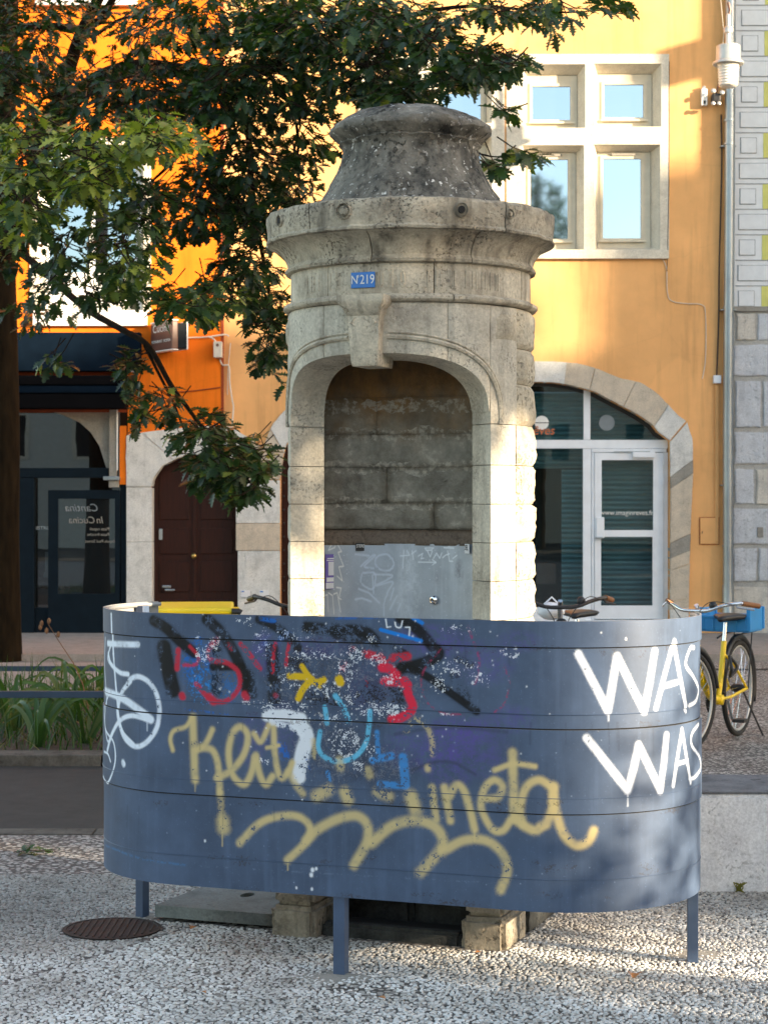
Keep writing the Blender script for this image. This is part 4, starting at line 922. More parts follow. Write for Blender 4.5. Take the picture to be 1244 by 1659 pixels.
# welded seams, slightly raised
for z, o_ in ((.910, .0), (.637, .0035), (.372, .0)):
    tube('weld_seam', [(*scr_pt(s, o_ + .0012), z) for s in np.linspace(-SMAX, SMAX, 90)], .0012, scr_mat if False else M['screen_blue'], scr, 5)
# rim rail inside the top edge
tube('rim_rail', [(*scr_pt(s, -.012), ZT - .010) for s in np.linspace(-SMAX, SMAX, 90)], .008, M['screen_inside'], scr, 6)
tube('rim_rail', [(*scr_pt(s, -.012), ZT - .095) for s in np.linspace(-SMAX, SMAX, 90)], .010, M['screen_inside'], scr, 6)
for i, s in enumerate((-.022, -(HS + RR_ * R(104)), HS + RR_ * R(104))):
    x, y = scr_pt(s, -.026 if i else -.03); h = .021 if i == 0 else .019
    a = 0 if i == 0 else (R(14) if s > 0 else R(-14))
    bm = bmesh.new(); bm_box(bm, -h, h, -h, h, 0, ZT - .012 if i else ZT - .02, .003)
    bmesh.ops.transform(bm, matrix=Matrix.Translation((x, y, 0)) @ Matrix.Rotation(a, 4, 'Z'), verts=bm.verts); obj('post', bm, M['screen_blue'], scr)
# concrete footings round the posts
for px, py, rr in ((542, 1585, .10), (233, 1485, .06), (1127, 1548, .09)):
    g = ground_pt(px, py); bm = bmesh.new(); n = 22
    vs = [bm.verts.new((g.x + rr * math.cos(2 * math.pi * i / n) * random.uniform(.75, 1.2) * 1.3, g.y + rr * math.sin(2 * math.pi * i / n) * random.uniform(.7, 1.15) - .01, .0022)) for i in range(n)]
    bm.faces.new(vs); o = obj('mortar_patch', bm, M['patch_grey'], kind='structure')

# ------------------------------------------------------------------ things on the pavement
mh = thing('manhole_cover', 'small round rusty iron manhole cover set in the pebbled pavement', 'manhole cover', (-1.019, 7.18, 0))
bm = bmesh.new(); bm_lathe(bm, [(.168, .0), (.182, .0), (.184, .006), (.170, .007), (.168, .004)], 48); obj('frame', bm, M['rust_iron'], mh)
bm = bmesh.new(); bm_lathe(bm, [(.166, -.002), (.166, .005), (.0, .005)], 48); obj('lid', bm, M['rust_iron'], mh)
for i in range(-6, 7):
    c = i * .025; hw = math.sqrt(.160 ** 2 - c * c); box('rib', c - .0035, c + .0035, -hw, hw, .005, .0085, M['rust_iron'], mh, .001)
sl_ = thing('concrete_slab', 'flat grey concrete cover slab with a hole beside the urinal foot', 'slab', C0, rz=-TH)
sb = plate([(-.955, -.235), (-.47, -.235), (-.47, .30), (-.93, .30)], [[(-.70 + .026 * math.cos(t), .06 + .045 * math.sin(t)) for t in np.linspace(0, 2 * math.pi, 14)[:-1]]], 0, .045)
sb.transform(Matrix.Rotation(R(-90), 4, 'X')); sb.transform(Matrix.Translation((0, 0, 0)))
# plate() stood the outline up; lay it down again
zs = [v.co.z for v in sb.vertices]; sb.transform(Matrix.Translation((0, 0, .012 - min(zs))))
ys = [v.co.y for v in sb.vertices]
if abs(min(ys) + .235) > .02: sb.transform(Matrix.Diagonal((1, -1, 1, 1)))
sb.flip_normals() if False else None
obj('slab_body', sb, M['slab'], sl_)
box('slab_recess', -.74, -.66, .0, .12, -.01, .013, M['dark_hole'], sl_)
bn = thing('concrete_block', 'low white concrete bench block behind the right end of the screen', 'concrete block', (0, 0, 0))
bm = bmesh.new(); bm_box(bm, 1.27, 3.4, 7.87, 8.38, -.05, .40); bmesh.ops.bevel(bm, geom=list(bm.edges), offset=.014, segments=2, affect='EDGES')
obj('block_body', bm, M['concrete_white'], bn)
bm = bmesh.new(); bm_box(bm, 1.276, 3.39, 7.876, 8.374, .402, .412, .003); obj('dark_top', bm, M['concrete_top'], bn)  # top face in a darker concrete than the body
# fallen leaf, twig with green leaves, tufts
# ------------------------------------------------------------------ house fronts across the street (plane Y = 23)
YB = 23.0; PX = F / YB
def bx(x): return (x - CX) / PX
def bz(y): return EYE - (y - HY) / PX
def B2(l): return [(bx(a), bz(b)) for a, b in l]
def rect(x0, y0, x1, y1): return B2([(x0, y0), (x1, y0), (x1, y1), (x0, y1)])
def bplate(name, outer, holes, y, th, mat, parent, **k): return obj(name, plate(B2(outer), [B2(h) for h in holes], y, th), mat, parent, **k)
def bbox(name, x0, y0, x1, y1, ya, yb, mat, parent, bev=0, **k): return box(name, bx(x0), bx(x1), ya, yb, bz(y1), bz(y0), mat, parent, bev, **k)
R4 = lambda x0, y0, x1, y1: [(x0, y0), (x1, y0), (x1, y1), (x0, y1)]
BASE = 1032
ohs = thing('orange_house', 'deep orange rendered house front above the dark restaurant on the left', 'house', (0, 0, 0))
ych = thing('ochre_house', 'ochre yellow house front with cream cross windows behind the urinal', 'house', (0, 0, 0))
sth = thing('stone_house', 'house at the right edge with painted white blocks over a rough stone base', 'house', (0, 0, 0))
# wall of the orange house
win_o = R4(62, 236, 234, 506)
bplate('wall', [(-400, -700), (363, -700), (363, 737), (330, 731.5), (292, 736), (258, 752), (244, 782), (241, BASE), (208, BASE), (208, 600), (-400, 600)], [win_o], YB - .04, .4, M['orange'], ohs)
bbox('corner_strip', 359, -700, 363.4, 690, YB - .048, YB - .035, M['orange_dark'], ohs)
arch_in = [(864, 619), (895, 620), (922, 624), (945, 630), (963, 635), (997, 653), (1031, 671), (1055, 687), (1065, 700), (1084, 714)]
left_arch = [(630, 760), (624, 724), (602, 690), (562, 672), (520, 674), (482, 694), (463, 722), (455, 760)]
mir = [(1728 - a, b) for a, b in arch_in[1:]]
yh = [(363, -700), (1187, -700), (1187, BASE), (1084, BASE)] + list(reversed(arch_in)) + mir + [(644, BASE), (630, BASE)] + left_arch + [(455, BASE), (387, BASE), (387, 788), (381, 756), (363, 737)]
GA = R4(606, 96, 808, 386); GB = R4(829, 94, 1077, 412)
bplate('wall', yh, [GA, GB], YB, .4, M['ochre'], ych)
# window group with stone mullions
def reveal(name, o, i, y0, y1, mat, parent):
    O = B2(R4(*o)); I = B2(R4(*i)); bm = bmesh.new(); a = [bm.verts.new((x, y0, z)) for x, z in O]; b = [bm.verts.new((x, y1, z)) for x, z in I]
    for k in range(4): bm.faces.new((a[k], a[(k + 1) % 4], b[(k + 1) % 4], b[k]))
    bmesh.ops.recalc_face_normals(bm, faces=bm.faces); bmesh.ops.solidify(bm, geom=bm.faces, thickness=.004); return obj(name, bm, mat, parent)
M['win_glass'] = glass_mat('window_glass', (.25, .42, .55), .50, .35, .03, (.60, .78, 1))
M['shop_glass'] = glass_mat('shop_glass', (.5, .55, .55), .13, .95)
M['door_glass'] = glass_mat('door_glass', (.8, .9, .9), .06, .99)
def sash(parent, o, i, g, depth=.19, blind=0):
    rv = reveal('window', o, i, YB - .018, YB + depth, M['cream_stone'], parent)
    fr = bplate('frame', R4(*i), [R4(*g)], YB + depth - .03, .05, M['cream_wood'], rv)
    x0, y0, x1, y1 = g
    bplate('sash', R4(x0 - 4, y0 - 4, x1 + 4, y1 + 4), [R4(x0 + .6, y0 + .6, x1 - .6, y1 - .6)], YB + depth - .045, .02, M['cream_wood'], rv)
    bbox('drip_rail', x0 - 6, y1 + 2.5, x1 + 6, y1 + 6, YB + depth - .075, YB + depth - .048, M['cream_wood'], rv, .004)
    bbox('pane', x0 - 1, y0 - 1, x1 + 1, y1 + 1, YB + depth - .02, YB + depth - .014, M['win_glass'], rv)
    bbox('room', x0 - 5, y0 - 5, x1 + 5, y1 + 5, YB + depth + .6, YB + depth + .61, M['interior'], rv)
    return rv
sb_o = [((847, 104, 948, 208), (854, 118, 936, 204), (863, 135, 926, 191)), ((961, 103, 1071, 206), (970, 116, 1058, 202), (980, 132, 1045, 187)),
        ((845, 235, 946, 405), (853, 244, 934, 401), (860, 254, 922, 385)), ((961, 234, 1069, 405), (969, 243, 1056, 399), (978, 253, 1041, 384))]
bplate('stone_surround', R4(820, 88, 1083, 419), [R4(*s[0]) for s in sb_o], YB - .018, .06, M['cream_stone'], ych)
for s in sb_o: sash(ych, *s)
for k in (2, 3):
    x0, y0, x1, y1 = sb_o[k][1]; bbox('vent', (x0 + x1) / 2 - 20, y0 + 2, (x0 + x1) / 2 + 18, y0 + 6, YB + .13, YB + .15, M['patch_grey'], ych, .003)
bbox('sill', 818, 406, 1081, 420, YB - .06, YB - .02, M['cream_stone'], ych, .006)
sa = [((600, 112, 677, 200), (606, 124, 670, 196), (612, 136, 660, 190)), ((703, 114, 797, 200), (710, 126, 788, 196), (716, 146, 780, 190)),
      ((600, 222, 677, 376), (606, 232, 670, 372), (612, 242, 660, 366)), ((703, 222, 797, 376), (710, 232, 788, 372), (716, 242, 780, 366))]
bplate('stone_surround', R4(580, 90, 817, 392), [R4(*s[0]) for s in sa], YB - .018, .06, M['cream_stone'], ych)
for s in sa: sash(ych, *s)
bbox('sill', 578, 380, 817, 394, YB - .06, YB - .02, M['cream_stone'], ych, .006)
# window over the restaurant, mostly behind leaves
wo = reveal('window', (62, 236, 234, 506), (68, 244, 228, 500), YB - .04, YB + .1, M['cream_stone'], ohs)
bplate('frame', R4(68, 244, 228, 500), [R4(78, 256, 144, 440), R4(152, 256, 218, 440)], YB + .08, .05, M['white_paint'], wo)
bbox('pane', 70, 250, 226, 445, YB + .11, YB + .114, M['win_glass'], wo); bbox('room', 60, 240, 236, 500, YB + .7, YB + .71, M['interior'], wo)
bbox('sill', 56, 504, 240, 529, YB - .10, YB - .042, M['white_paint'], ohs, .006)
bbox('panel', 72, 446, 222, 496, YB + .05, YB + .075, M['white_paint'], wo, .01)
bplate('stone_surround', R4(50, 224, 246, 506), [R4(62, 236, 234, 506)], YB - .055, .03, M['cream_stone'], ohs)
bbox('sill', 60, -40, 224, 12, YB - .12, YB - .042, M['white_paint'], ohs, .01)

# stone pieces round openings, proud of the render
def ring_pieces(name, inn, outr, cuts, y, th, parent, mats, seed=0):
    def at(pl, t):
        L = [0]
        for a, b in zip(pl, pl[1:]): L.append(L[-1] + math.dist(a, b))
        d = t * L[-1]
        for k in range(len(pl) - 1):
            if d <= L[k + 1] + 1e-9:
                f = (d - L[k]) / max(1e-9, L[k + 1] - L[k]); return (pl[k][0] + (pl[k + 1][0] - pl[k][0]) * f, pl[k][1] + (pl[k + 1][1] - pl[k][1]) * f)
        return pl[-1]
    rr = random.Random(seed)
    for i, (a, b) in enumerate(zip(cuts, cuts[1:])):
        n = max(2, int((b - a) * 40)); ts = [a + (b - a) * q / n for q in range(n + 1)]
        I = [at(inn, t) for t in ts]; O = [at(outr, t) for t in ts]; cx_ = sum(p[0] for p in I + O) / (2 * n + 2); cy_ = sum(p[1] for p in I + O) / (2 * n + 2)
        poly = I + list(reversed(O)); poly = [(p[0] + (cx_ - p[0]) * .006 + rr.uniform(-.35, .35), p[1] + (cy_ - p[1]) * .006 + rr.uniform(-.35, .35)) for p in poly]
        o = obj(name, prism(B2(poly), y - rr.uniform(0, .006), th, .006), rr.choice(mats), parent)
arch_out = [(862, 585), (895, 586), (932, 588), (963, 596), (1004, 613), (1020, 616), (1038, 620), (1062, 636), (1080, 654), (1096, 672), (1110, 682)]
AM = [M['arch_stone'], M['arch_stone'], M['arch_stone_warm']]
ring_pieces('voussoir', arch_in, arch_out, [0, .20, .37, .62, .86, 1], YB - .03, .3, ych, AM, 3)
ring_pieces('voussoir', [(1728 - a, b) for a, b in arch_in], [(1728 - a, b) for a, b in arch_out], [0, .2, .37, .62, .86, 1], YB - .03, .3, ych, AM, 4)
jamb_in = [(1084, 716), (1085, 800), (1084, 900), (1084, BASE)]; jamb_out = [(1112, 684), (1121, 712), (1122, 760), (1118, 850), (1116, 920), (1114, BASE)]
ring_pieces('jamb_stone', jamb_in, jamb_out, [0, .18, .24, .52, .60, .66, .82, .86, 1], YB - .028, .3, ych, [M['arch_stone'], M['arch_stone_warm'], M['patch_grey']], 5)
ring_pieces('jamb_stone', [(1728 - a, b) for a, b in jamb_in], [(636 - (a - 1110) * 0, b) for a, b in jamb_out], [0, .3, .6, 1], YB - .028, .3, ych, AM, 6)
# left arch with brown gate, and the portal of the brown door
ring_pieces('voussoir', [(455, 775), (456, 755), (463, 722), (482, 694), (520, 674), (562, 672), (602, 690), (624, 724), (630, 760)], [(424, 740), (428, 722), (440, 690), (462, 664), (510, 638), (570, 636), (618, 660), (640, 700), (642, 740)], [0, .14, .3, .5, .7, 1], YB - .03, .3, ych, AM, 8)
ring_pieces('portal_stone', [(247, 788), (250, 775), (264, 755), (292, 741), (330, 736), (363, 742), (376, 762), (382, 790)], [(206, 788), (205, 745), (206, 704), (262, 697), (330, 690), (372, 690), (424, 722), (424, 775)], [0, .3, .62, .8, 1], YB - .055, .3, ohs, AM, 9)
for nm, xl, xr, ys, par in (('portal_stone', 206, 247.5, (790, 878, 1032), ohs), ('portal_stone', 383, 454, (778, 848, 892, 1032), ych)):
    for a, b in zip(ys, ys[1:]):
        w_ = 0; bbox(nm, xl + (3 if a > 880 else 0), a + .3, xr, b - .3, YB - .058 + (.006 if a % 4 else 0), YB + .25, M['arch_stone'] if a != 848 else M['arch_stone_warm'], par, .008)
ring_pieces('portal_stone', [(383, 700), (383, 776)], [(424, 724), (454, 777)], [0, 1], YB - .05, .2, ych, AM, 2)
bbox('mortar_bed', 206, 770, 246.5, 1032, YB - .0465, YB - .0415, M['wall_mortar'], ohs)
bbox('patch', 399, 899, 420, 920, YB - .066, YB - .05, M['arch_stone'], ych, .002)
for x in (391, 421): 
    p_ = bbox('notice', x, 956, x + 15, 967, YB - .07, YB - .05, M['paper'], ych, .001); bbox('notice_print', x + 1, 957, x + 6, 959, YB - .072, YB - .0705, M['plate_blue'], p_)
# brown panelled door
bd = bbox('door', 240, 728, 392, 1032, YB + .16, YB + .22, M['brown_wood'], ohs, label='dark brown panelled door')
for (a, b, c, d) in ((256, 752, 305, 842), (323, 752, 376, 842), (256, 856, 305, 898), (323, 856, 376, 898), (256, 910, 305, 960), (323, 910, 376, 960), (256, 972, 305, 1024), (323, 972, 376, 1024)):
    bbox('door_panel', a, b, c, d, YB + .145, YB + .158, M['brown_wood'], bd, .008)
bbox('door_stile', 311, 735, 317, 1030, YB + .14, YB + .158, M['brown_wood'], bd, .004)
bm = bmesh.new(); bmesh.ops.create_uvsphere(bm, u_segments=16, v_segments=10, radius=.036); shift(bm, (bx(313.5), YB + .09, bz(901))); obj('door_knob', bm, M['brass'], bd, smooth=True)
bbox('letter_plate', 256, 857, 262, 875, YB + .12, YB + .144, M['chrome'], bd, .004)
bbox('door_handle', 262, 949, 276, 953, YB + .09, YB + .14, M['chrome'], bd, .005); bbox('door_handle', 266, 955, 282, 958, YB + .09, YB + .12, M['chrome'], bd, .005)
gt = bbox('gate', 448, 660, 640, 1032, YB + .18, YB + .24, M['brown_wood'], ych, label='reddish brown gate in the left arch')
for k in range(7): bbox('gate_board', 452 + k * 26, 668, 476 + k * 26, 1030, YB + .165, YB + .178, M['brown_wood'], gt, .004)
for k in range(12): 
    bm = bmesh.new(); bmesh.ops.create_uvsphere(bm, u_segments=6, v_segments=4, radius=.014); shift(bm, (bx(459), YB + .162, bz(760 + k * 22))); obj('stud', bm, M['black_plastic'], gt)

# white glazed door and shutters of the shop on the right
sd = thing('shop_door_front', 'white aluminium shop front with glass door and teal roller shutter under the stone arch', 'shop front', (0, 0, 0))
WA = M['white_alu']
def fr(name, x0, y0, x1, y1, ya=.14, yb=.20, par=None, bev=.004, **k): return bbox(name, x0, y0, x1, y1, YB + ya, YB + yb, WA, par or sd, bev, **k)
fr('transom', 650, 712, 1084, 726); fr('mullion', 947, 622, 958, 711.5); fr('mullion', 946, 726.5, 959.5, 1030); fr('mullion', 760, 620, 770, 711.5); fr('mullion', 760, 726.5, 770, 1030)
fr('door_frame', 960, 726.5, 1082, 732, .13); fr('door_frame', 960, 732.5, 964, 1005, .13); fr('door_frame', 1077, 732.5, 1084, 1005, .13); fr('threshold', 950, 1005.5, 1084, 1012, .10)
ar = [(a - 5, b + 6) for a, b in arch_in]
for a, b in zip(arch_in, arch_in[1:]):
    pass
bplate('arch_frame', arch_in + [(1084, 722), (1078, 722), (1072, 712)] + [(a - 5, b + 5) for a, b in reversed(arch_in[:-1])], [], YB + .15, .05, M['black_plastic'], sd)
leafd = bplate('door_leaf', R4(964.5, 733, 1076.5, 1004), [R4(976, 745, 1060, 859), R4(975, 870, 1059, 982)], YB + .12, .05, WA, sd, label='white framed glass door')
bbox('pane', 975, 744, 1061, 860, YB + .14, YB + .146, M['door_glass'], leafd); bbox('pane', 974, 869, 1060, 983, YB + .14, YB + .146, M['door_glass'], leafd)
bbox('handle_plate', 967, 838, 980, 872, YB + .09, YB + .118, WA, leafd, .008); bbox('door_handle', 965, 870, 977, 873, YB + .06, YB + .088, M['zinc'], leafd, .004)
bbox('door_closer', 1026, 732, 1062, 741, YB + .07, YB + .118, WA, leafd, .006); bbox('closer_arm', 996, 730.6, 1054, 731.8, YB + .085, YB + .10, M['zinc'], leafd)
for y in (744, 777): bbox('hinge', 1074, y, 1078, y + 9, YB + .10, YB + .119, WA, leafd, .003)
text_on_wall('door_lettering', 'www.imaginreves.fr', .088, bx(1017), YB + .137, bz(831), M['white_paint'], leafd, .92)
pn = bplate('fanlight_pane', [(770, 640)] + [(a, b) for a, b in arch_in] + [(1084, 711), (770, 711)], [], YB + .17, .005, M['door_glass'], sd)
bbox('side_pane', 772, 727, 946, 1004, YB + .17, YB + .175, M['door_glass'], sd)
bbox('base_rail', 772, 985, 946, 1010, YB + .13, YB + .168, WA, sd, .004)
def shutter(x0, y0, x1, y1, par, ya=.42):
    sh = bbox('roller_shutter', x0, y0, x1, y1, YB + ya + .03, YB + ya + .05, M['shutter'], par, label='teal roller shutter')
    bm = bmesh.new(); pitch = 8.2; y = y0
    while y < y1:
        yb_ = min(y + pitch, y1); zt, zb = bz(y), bz(yb_ - .6); xa, xb = bx(x0), bx(x1); ym = YB + ya
        prof = [(ym + .03, zt), (ym, zt - (zt - zb) * .2), (ym - .010, zt - (zt - zb) * .45), (ym + .0, zt - (zt - zb) * .62), (ym + .03, zb)]
        L = [bm.verts.new((xa, p, q)) for p, q in prof]; Rr = [bm.verts.new((xb, p, q)) for p, q in prof]
        for k in range(4): bm.faces.new((L[k], L[k + 1], Rr[k + 1], Rr[k]))
        y += pitch
    bmesh.ops.recalc_face_normals(bm, faces=bm.faces); obj('shutter_slats', bm, M['shutter'], sh)
shutter(962, 640, 1084, 1006, sd, .34); shutter(914, 760, 956, 1006, sd, .34); shutter(790, 632, 961, 758, sd, .36)
bbox('shop_interior', 640, 600, 1090, BASE, YB + 1.6, YB + 1.62, M['interior'], sd); bbox('interior_pillar', 878, 760, 886, 1000, YB + .9, YB + .96, M['interior_warm'], sd)
for x, r_, mt in ((879, 11.5, 'white_paint'), (985, 13, 'grey_dot')):
    bm = bmesh.new(); bmesh.ops.create_circle(bm, cap_ends=True, segments=32, radius=r_ / PX); bmesh.ops.rotate(bm, verts=bm.verts, matrix=Matrix.Rotation(R(90), 3, 'X')); shift(bm, (bx(x), YB + .166, bz(684)))
    c = obj('window_disc', bm, M[mt], pn)
    if x == 879: 
        l = bbox('disc_line', 868, 683.4, 891, 684.6, YB + .160, YB + .163, M['black_plastic'], c); l.rotation_euler = (0, 0, 0)
text_on_wall('window_lettering', 'Rêves', .155, bx(876), YB + .158, bz(697), M['red_orange'], pn, .95, shear=.2)

# restaurant front on the left
rs = thing('restaurant_front', 'dark navy restaurant shop front with glass door and rolled awning', 'shop front', (0, 0, 0))
NV = M['navy']
bbox('fascia', -300, 541, 231, 603, YB - .22, YB - .042, M['awning'], rs, .01)
aw = thing('awning', 'black rolled awning cassette above the restaurant window', 'awning', (bx(100), YB - .2, bz(635)))
def rel(o, p): o.parent = p; o.matrix_parent_inverse = Matrix.Translation(p.location).inverted(); return o
for nm, a, b, ya, yb, mt, bv in (('cassette', 612, 627, -.46, -.05, 'awning_black', .012), ('cloth_roll', 628, 640, -.44, -.06, 'awning', .02), ('front_bar', 641, 664, -.42, -.10, 'awning_black', .01)):
    rel(bbox(nm, -300, a, 219 - (8 if nm == 'front_bar' else 0), b, YB + ya, YB + yb, M[mt], None, bv), aw)
rel(bbox('end_bracket', 196, 606, 208, 612, YB - .3, YB - .05, M['white_paint'], None, .004), aw)
text_on_wall('fascia_lettering', '09', .075, bx(25), YB - .224, bz(593), M['white_paint'], rs, shear=.2); text_on_wall('fascia_lettering', 'ouvert', .05, bx(221), YB - .224, bz(603), M['white_paint'], rs)
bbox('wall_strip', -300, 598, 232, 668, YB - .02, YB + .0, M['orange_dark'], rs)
bbox('back_interior', -300, 600, 208, BASE, YB + 2.2, YB + 2.25, M['interior_warm'], rs)
bbox('left_fill', -300, 664, -20, BASE, YB + .2, YB + .25, NV, rs)
# stone arch quarter and iron corbel inside the front
sp = obj('arch_spandrel', prism(B2([(75, 664), (190, 664), (190, 775), (176, 778), (172, 760), (160, 722), (146, 700), (128, 684), (100, 672)]), YB + .06, .2, .006), M['patch_grey'], rs)
bbox('pilaster', 178, 664, 190, 772, YB - .03, YB + .08, M['patch_grey'], rs, .006); bbox('corbel', 170, 772, 196, 778, YB - .12, YB + .06, M['zinc'], rs, .006); bbox('corbel', 178, 778, 194, 790, YB - .08, YB + .06, M['patch_grey'], rs, .01)
bbox('white_conduit', 190.5, 664, 192.5, 762, YB - .06, YB - .045, M['white_paint'], rs); bbox('orange_strip', 195, 690, 206, 785, YB - .03, YB + .05, M['orange'], rs)
bbox('transom', -20, 758, 176, 774, YB + .02, YB + .12, NV, rs, .006)
for a, b in ((30, 56), (196, 212)): bbox('post', a, 774.5, b, BASE, YB + .0, YB + .12, NV, rs, .006)
bbox('pane', -20, 664, 178, 758, YB + .10, YB + .106, M['shop_glass'], rs); bbox('pane', -20, 774, 30, 985, YB + .10, YB + .106, M['shop_glass'], rs); bbox('pane', 56, 774, 196, 985, YB + .13, YB + .136, M['shop_glass'], rs)
bbox('stall_riser', -20, 985, 196, BASE, YB + .04, YB + .13, NV, rs, .006)
dl = bplate('door_leaf', R4(79, 794, 195, 1028), [R4(95, 808, 187, 962)], YB - .02, .05, NV, rs, label='dark framed glass door standing open')
bbox('pane', 94, 807, 188, 963, YB - .002, YB + .003, glass_mat('teal_glass', (.3, .55, .5), .16, .55), dl)
text_on_wall('door_lettering', 'Cantina', .13, bx(134), YB - .008, bz(823), M['grey_dot'], dl, mirror=True, shear=.3)
text_on_wall('door_lettering', 'In', .115, bx(163), YB - .008, bz(843), M['patch_grey'], dl, mirror=True, shear=.2); text_on_wall('door_lettering', 'Cucina', .115, bx(134), YB - .008, bz(843), M['patch_grey'], dl, mirror=True, shear=.2)
for s_, x_, y_ in (('Pizza napoli', 162, 857), ('Paste fresche', 160, 866), ('depuis Paul Street', 163, 877)): text_on_wall('door_lettering', s_, .05, bx(x_), YB - .008, bz(y_), M['patch_grey'], dl, mirror=True)
# lit menu seen through the glass
mb = bbox('menu_board', 60, 892, 116, 940, YB + .5, YB + .52, M['interior_warm'], rs); bbox('menu_sheet', 62, 896, 76, 936, YB + .48, YB + .49, M['paper'], mb); bbox('menu_sheet', 98, 896, 114, 936, YB + .48, YB + .49, M['paper'], mb)
bbox('counter', 60, 930, 116, 938, YB + .46, YB + .478, M['paper'], mb)
text_on_wall('window_lettering', 'BISTRO', .06, bx(66), YB + .12, bz(856), M['white_paint'], rs)

# projecting sign
sg = thing('hanging_sign', 'brown and white restaurant sign projecting from the orange wall', 'sign', (bx(258), YB - .06, bz(549)))
def sgn(nm, x0, x1, z0, z1, t0, t1, mt, bv=.003):   # box in sign coordinates: x along the board, t through it
    bm = bmesh.new(); bm_box(bm, x0, x1, t0, t1, z0, z1, bv)
    bmesh.ops.transform(bm, matrix=Matrix.Rotation(R(-58), 4, 'Z'), verts=bm.verts); o = obj(nm, bm, M[mt], sg); return o
sgn('board', .0, .58, -.165, .165, -.10, -.02, 'sign_brown', .012); sgn('rim', -.003, .583, -.18, -.166, -.105, -.015, 'white_paint'); sgn('rim', -.003, .583, .166, .18, -.105, -.015, 'white_paint')
sgn('back_case', -.02, .50, -.15, .15, -.015, .13, 'navy', .01); sgn('rim', -.03, .50, -.16, .17, .131, .150, 'white_paint')
mtx = Matrix.Rotation(R(-58), 4, 'Z') @ Matrix.Translation((.29, -.104, 0)) @ Matrix.Rotation(R(90), 4, 'X')
for body, sz, yy, xx in (('RESTAURANT - PIZZERIA', .046, -.06, 1.0), ('Cucina', .13, .09, 1.25)):
    me = text_mesh(body, sz, .001); me.transform(mtx @ Matrix.Translation((0, yy, 0)) @ Matrix.Diagonal((xx, 1, 1, 1))); obj('sign_lettering', me, M['white_paint'], sg)
# electrical box with its cables
eb = thing('junction_box', 'white electrical box fixed on the orange wall beside the sign', 'junction box', (bx(355), YB - .04, bz(568)))
bm = bmesh.new(); bm_box(bm, -.050, .050, -.15, -.006, -.095, .095, .008); obj('case', bm, M['cable_white'], eb)
bm = bmesh.new(); bm_lathe(bm, [(.018, 0), (.018, .006), (0, .006)], 14); bmesh.ops.transform(bm, matrix=Matrix.Translation((-.002, -.15, .05)) @ Matrix.Rotation(R(90), 4, 'X'), verts=bm.verts); obj('lock', bm, M['sign_brown'], eb)
def wallcable(pts, r, mt, label, y=YB - .055, **k): 
    o = tube('cable', [(bx(a), y, bz(b)) for a, b in smooth_curve(pts, 5)], r, M[mt], None, 6); finish(o, label, 'cable'); return o
wallcable([(303, 548), (335, 547), (365, 543), (372, 546)], .010, 'cable_white', 'pale cable running from the hanging sign to the house corner', YB - .075)
wallcable([(338, 546), (347, 550), (352, 556)], .010, 'cable_white', 'short pale cable curving into the top of the electrical box', YB - .09)
wallcable([(357, 583), (362, 592), (372, 594), (373, 620), (377, 648), (379, 662), (376, 700)], .010, 'cable_white', 'pale cable hanging below the electrical box to the stone portal', YB - .055)
wallcable([(374, 556), (370, 600), (369, 640)], .006, 'cable_white', 'thin pale cable beside the corner of the two houses', YB - .02)
wallcable([(285, 636), (320, 633), (358, 628)], .008, 'orange_dark', 'reddish cable clipped across the orange wall', YB - .05)
wallcable([(1083, 100), (1083, 260), (1080, 420), (1079, 440)], .004, 'cable_black', 'thin dark cable down the side of the cream window', YB - .02)
wallcable([(1073, 420), (1079, 436), (1080, 470), (1086, 487), (1110, 492), (1136, 494), (1142, 510), (1142, 580), (1137, 614)], .005, 'cable_white', 'thin wire wandering over the shaded ochre wall below the window', YB - .012)
wallcable([(1167, 186), (1168, 260), (1166, 350), (1164, 430), (1163, 520), (1160, 608)], .009, 'cable_black', 'black cable running down beside the drainpipe', YB - .02)
bbx = thing('connection_box', 'small white box on the ochre wall beside the drainpipe', 'box', (bx(1160), YB - .03, bz(615)))
bm = bmesh.new(); bm_box(bm, -.045, .045, -.04, .028, -.048, .048, .006); obj('case', bm, WA, bbx)
bm = bmesh.new(); bm_box(bm, -.02, .02, -.0, .028, -1.95, -.052, .004); obj('trunking', bm, M['ochre'], bbx)
hb = thing('meter_hatch', 'ochre painted meter hatch low on the wall by the drainpipe', 'hatch', (bx(1148), YB - .004, bz(860)))
bm = bmesh.new(); bm_box(bm, -.118, .118, -.012, .002, -.165, .165, .003); obj('hatch_frame', bm, M['orange_dark'], hb)
bm = bmesh.new(); bm_box(bm, -.110, .110, -.020, -.0125, -.157, .157, .003); obj('hatch_door', bm, M['ochre'], hb)
bm = bmesh.new(); bm_box(bm, -.092, -.082, -.026, -.0205, -.03, -.005, .001); obj('latch', bm, M['black_plastic'], hb)
# drainpipe
dp = thing('drainpipe', 'grey zinc drainpipe between the ochre house and the stone house', 'drainpipe', (bx(1176), YB - .11, 0))
pts = [(0.035, 0, 9), (.02, 0, bz(300)), (0, 0, bz(700)), (0, 0, .62)]
tube('pipe', pts, .062, M['zinc'], dp, 20); tube('iron_shoe', [(0, 0, .62), (0, 0, .30), (.0, -.06, .10)], .070, M['zinc'], dp, 20)
for y in (198, 236, 500, 706, 745, 780, 884): tube('pipe_collar', [(.02 * (1 - y / 900), 0, bz(y) - .012), (.02 * (1 - y / 900), 0, bz(y) + .012)], .069, M['zinc'], dp, 20)
for y in (236, 500, 783): 
    bm = bmesh.new(); bm_box(bm, -.085, .10, .0, .105, bz(y) - .03, bz(y) - .018, .002); obj('bracket', bm, M['zinc'], dp)
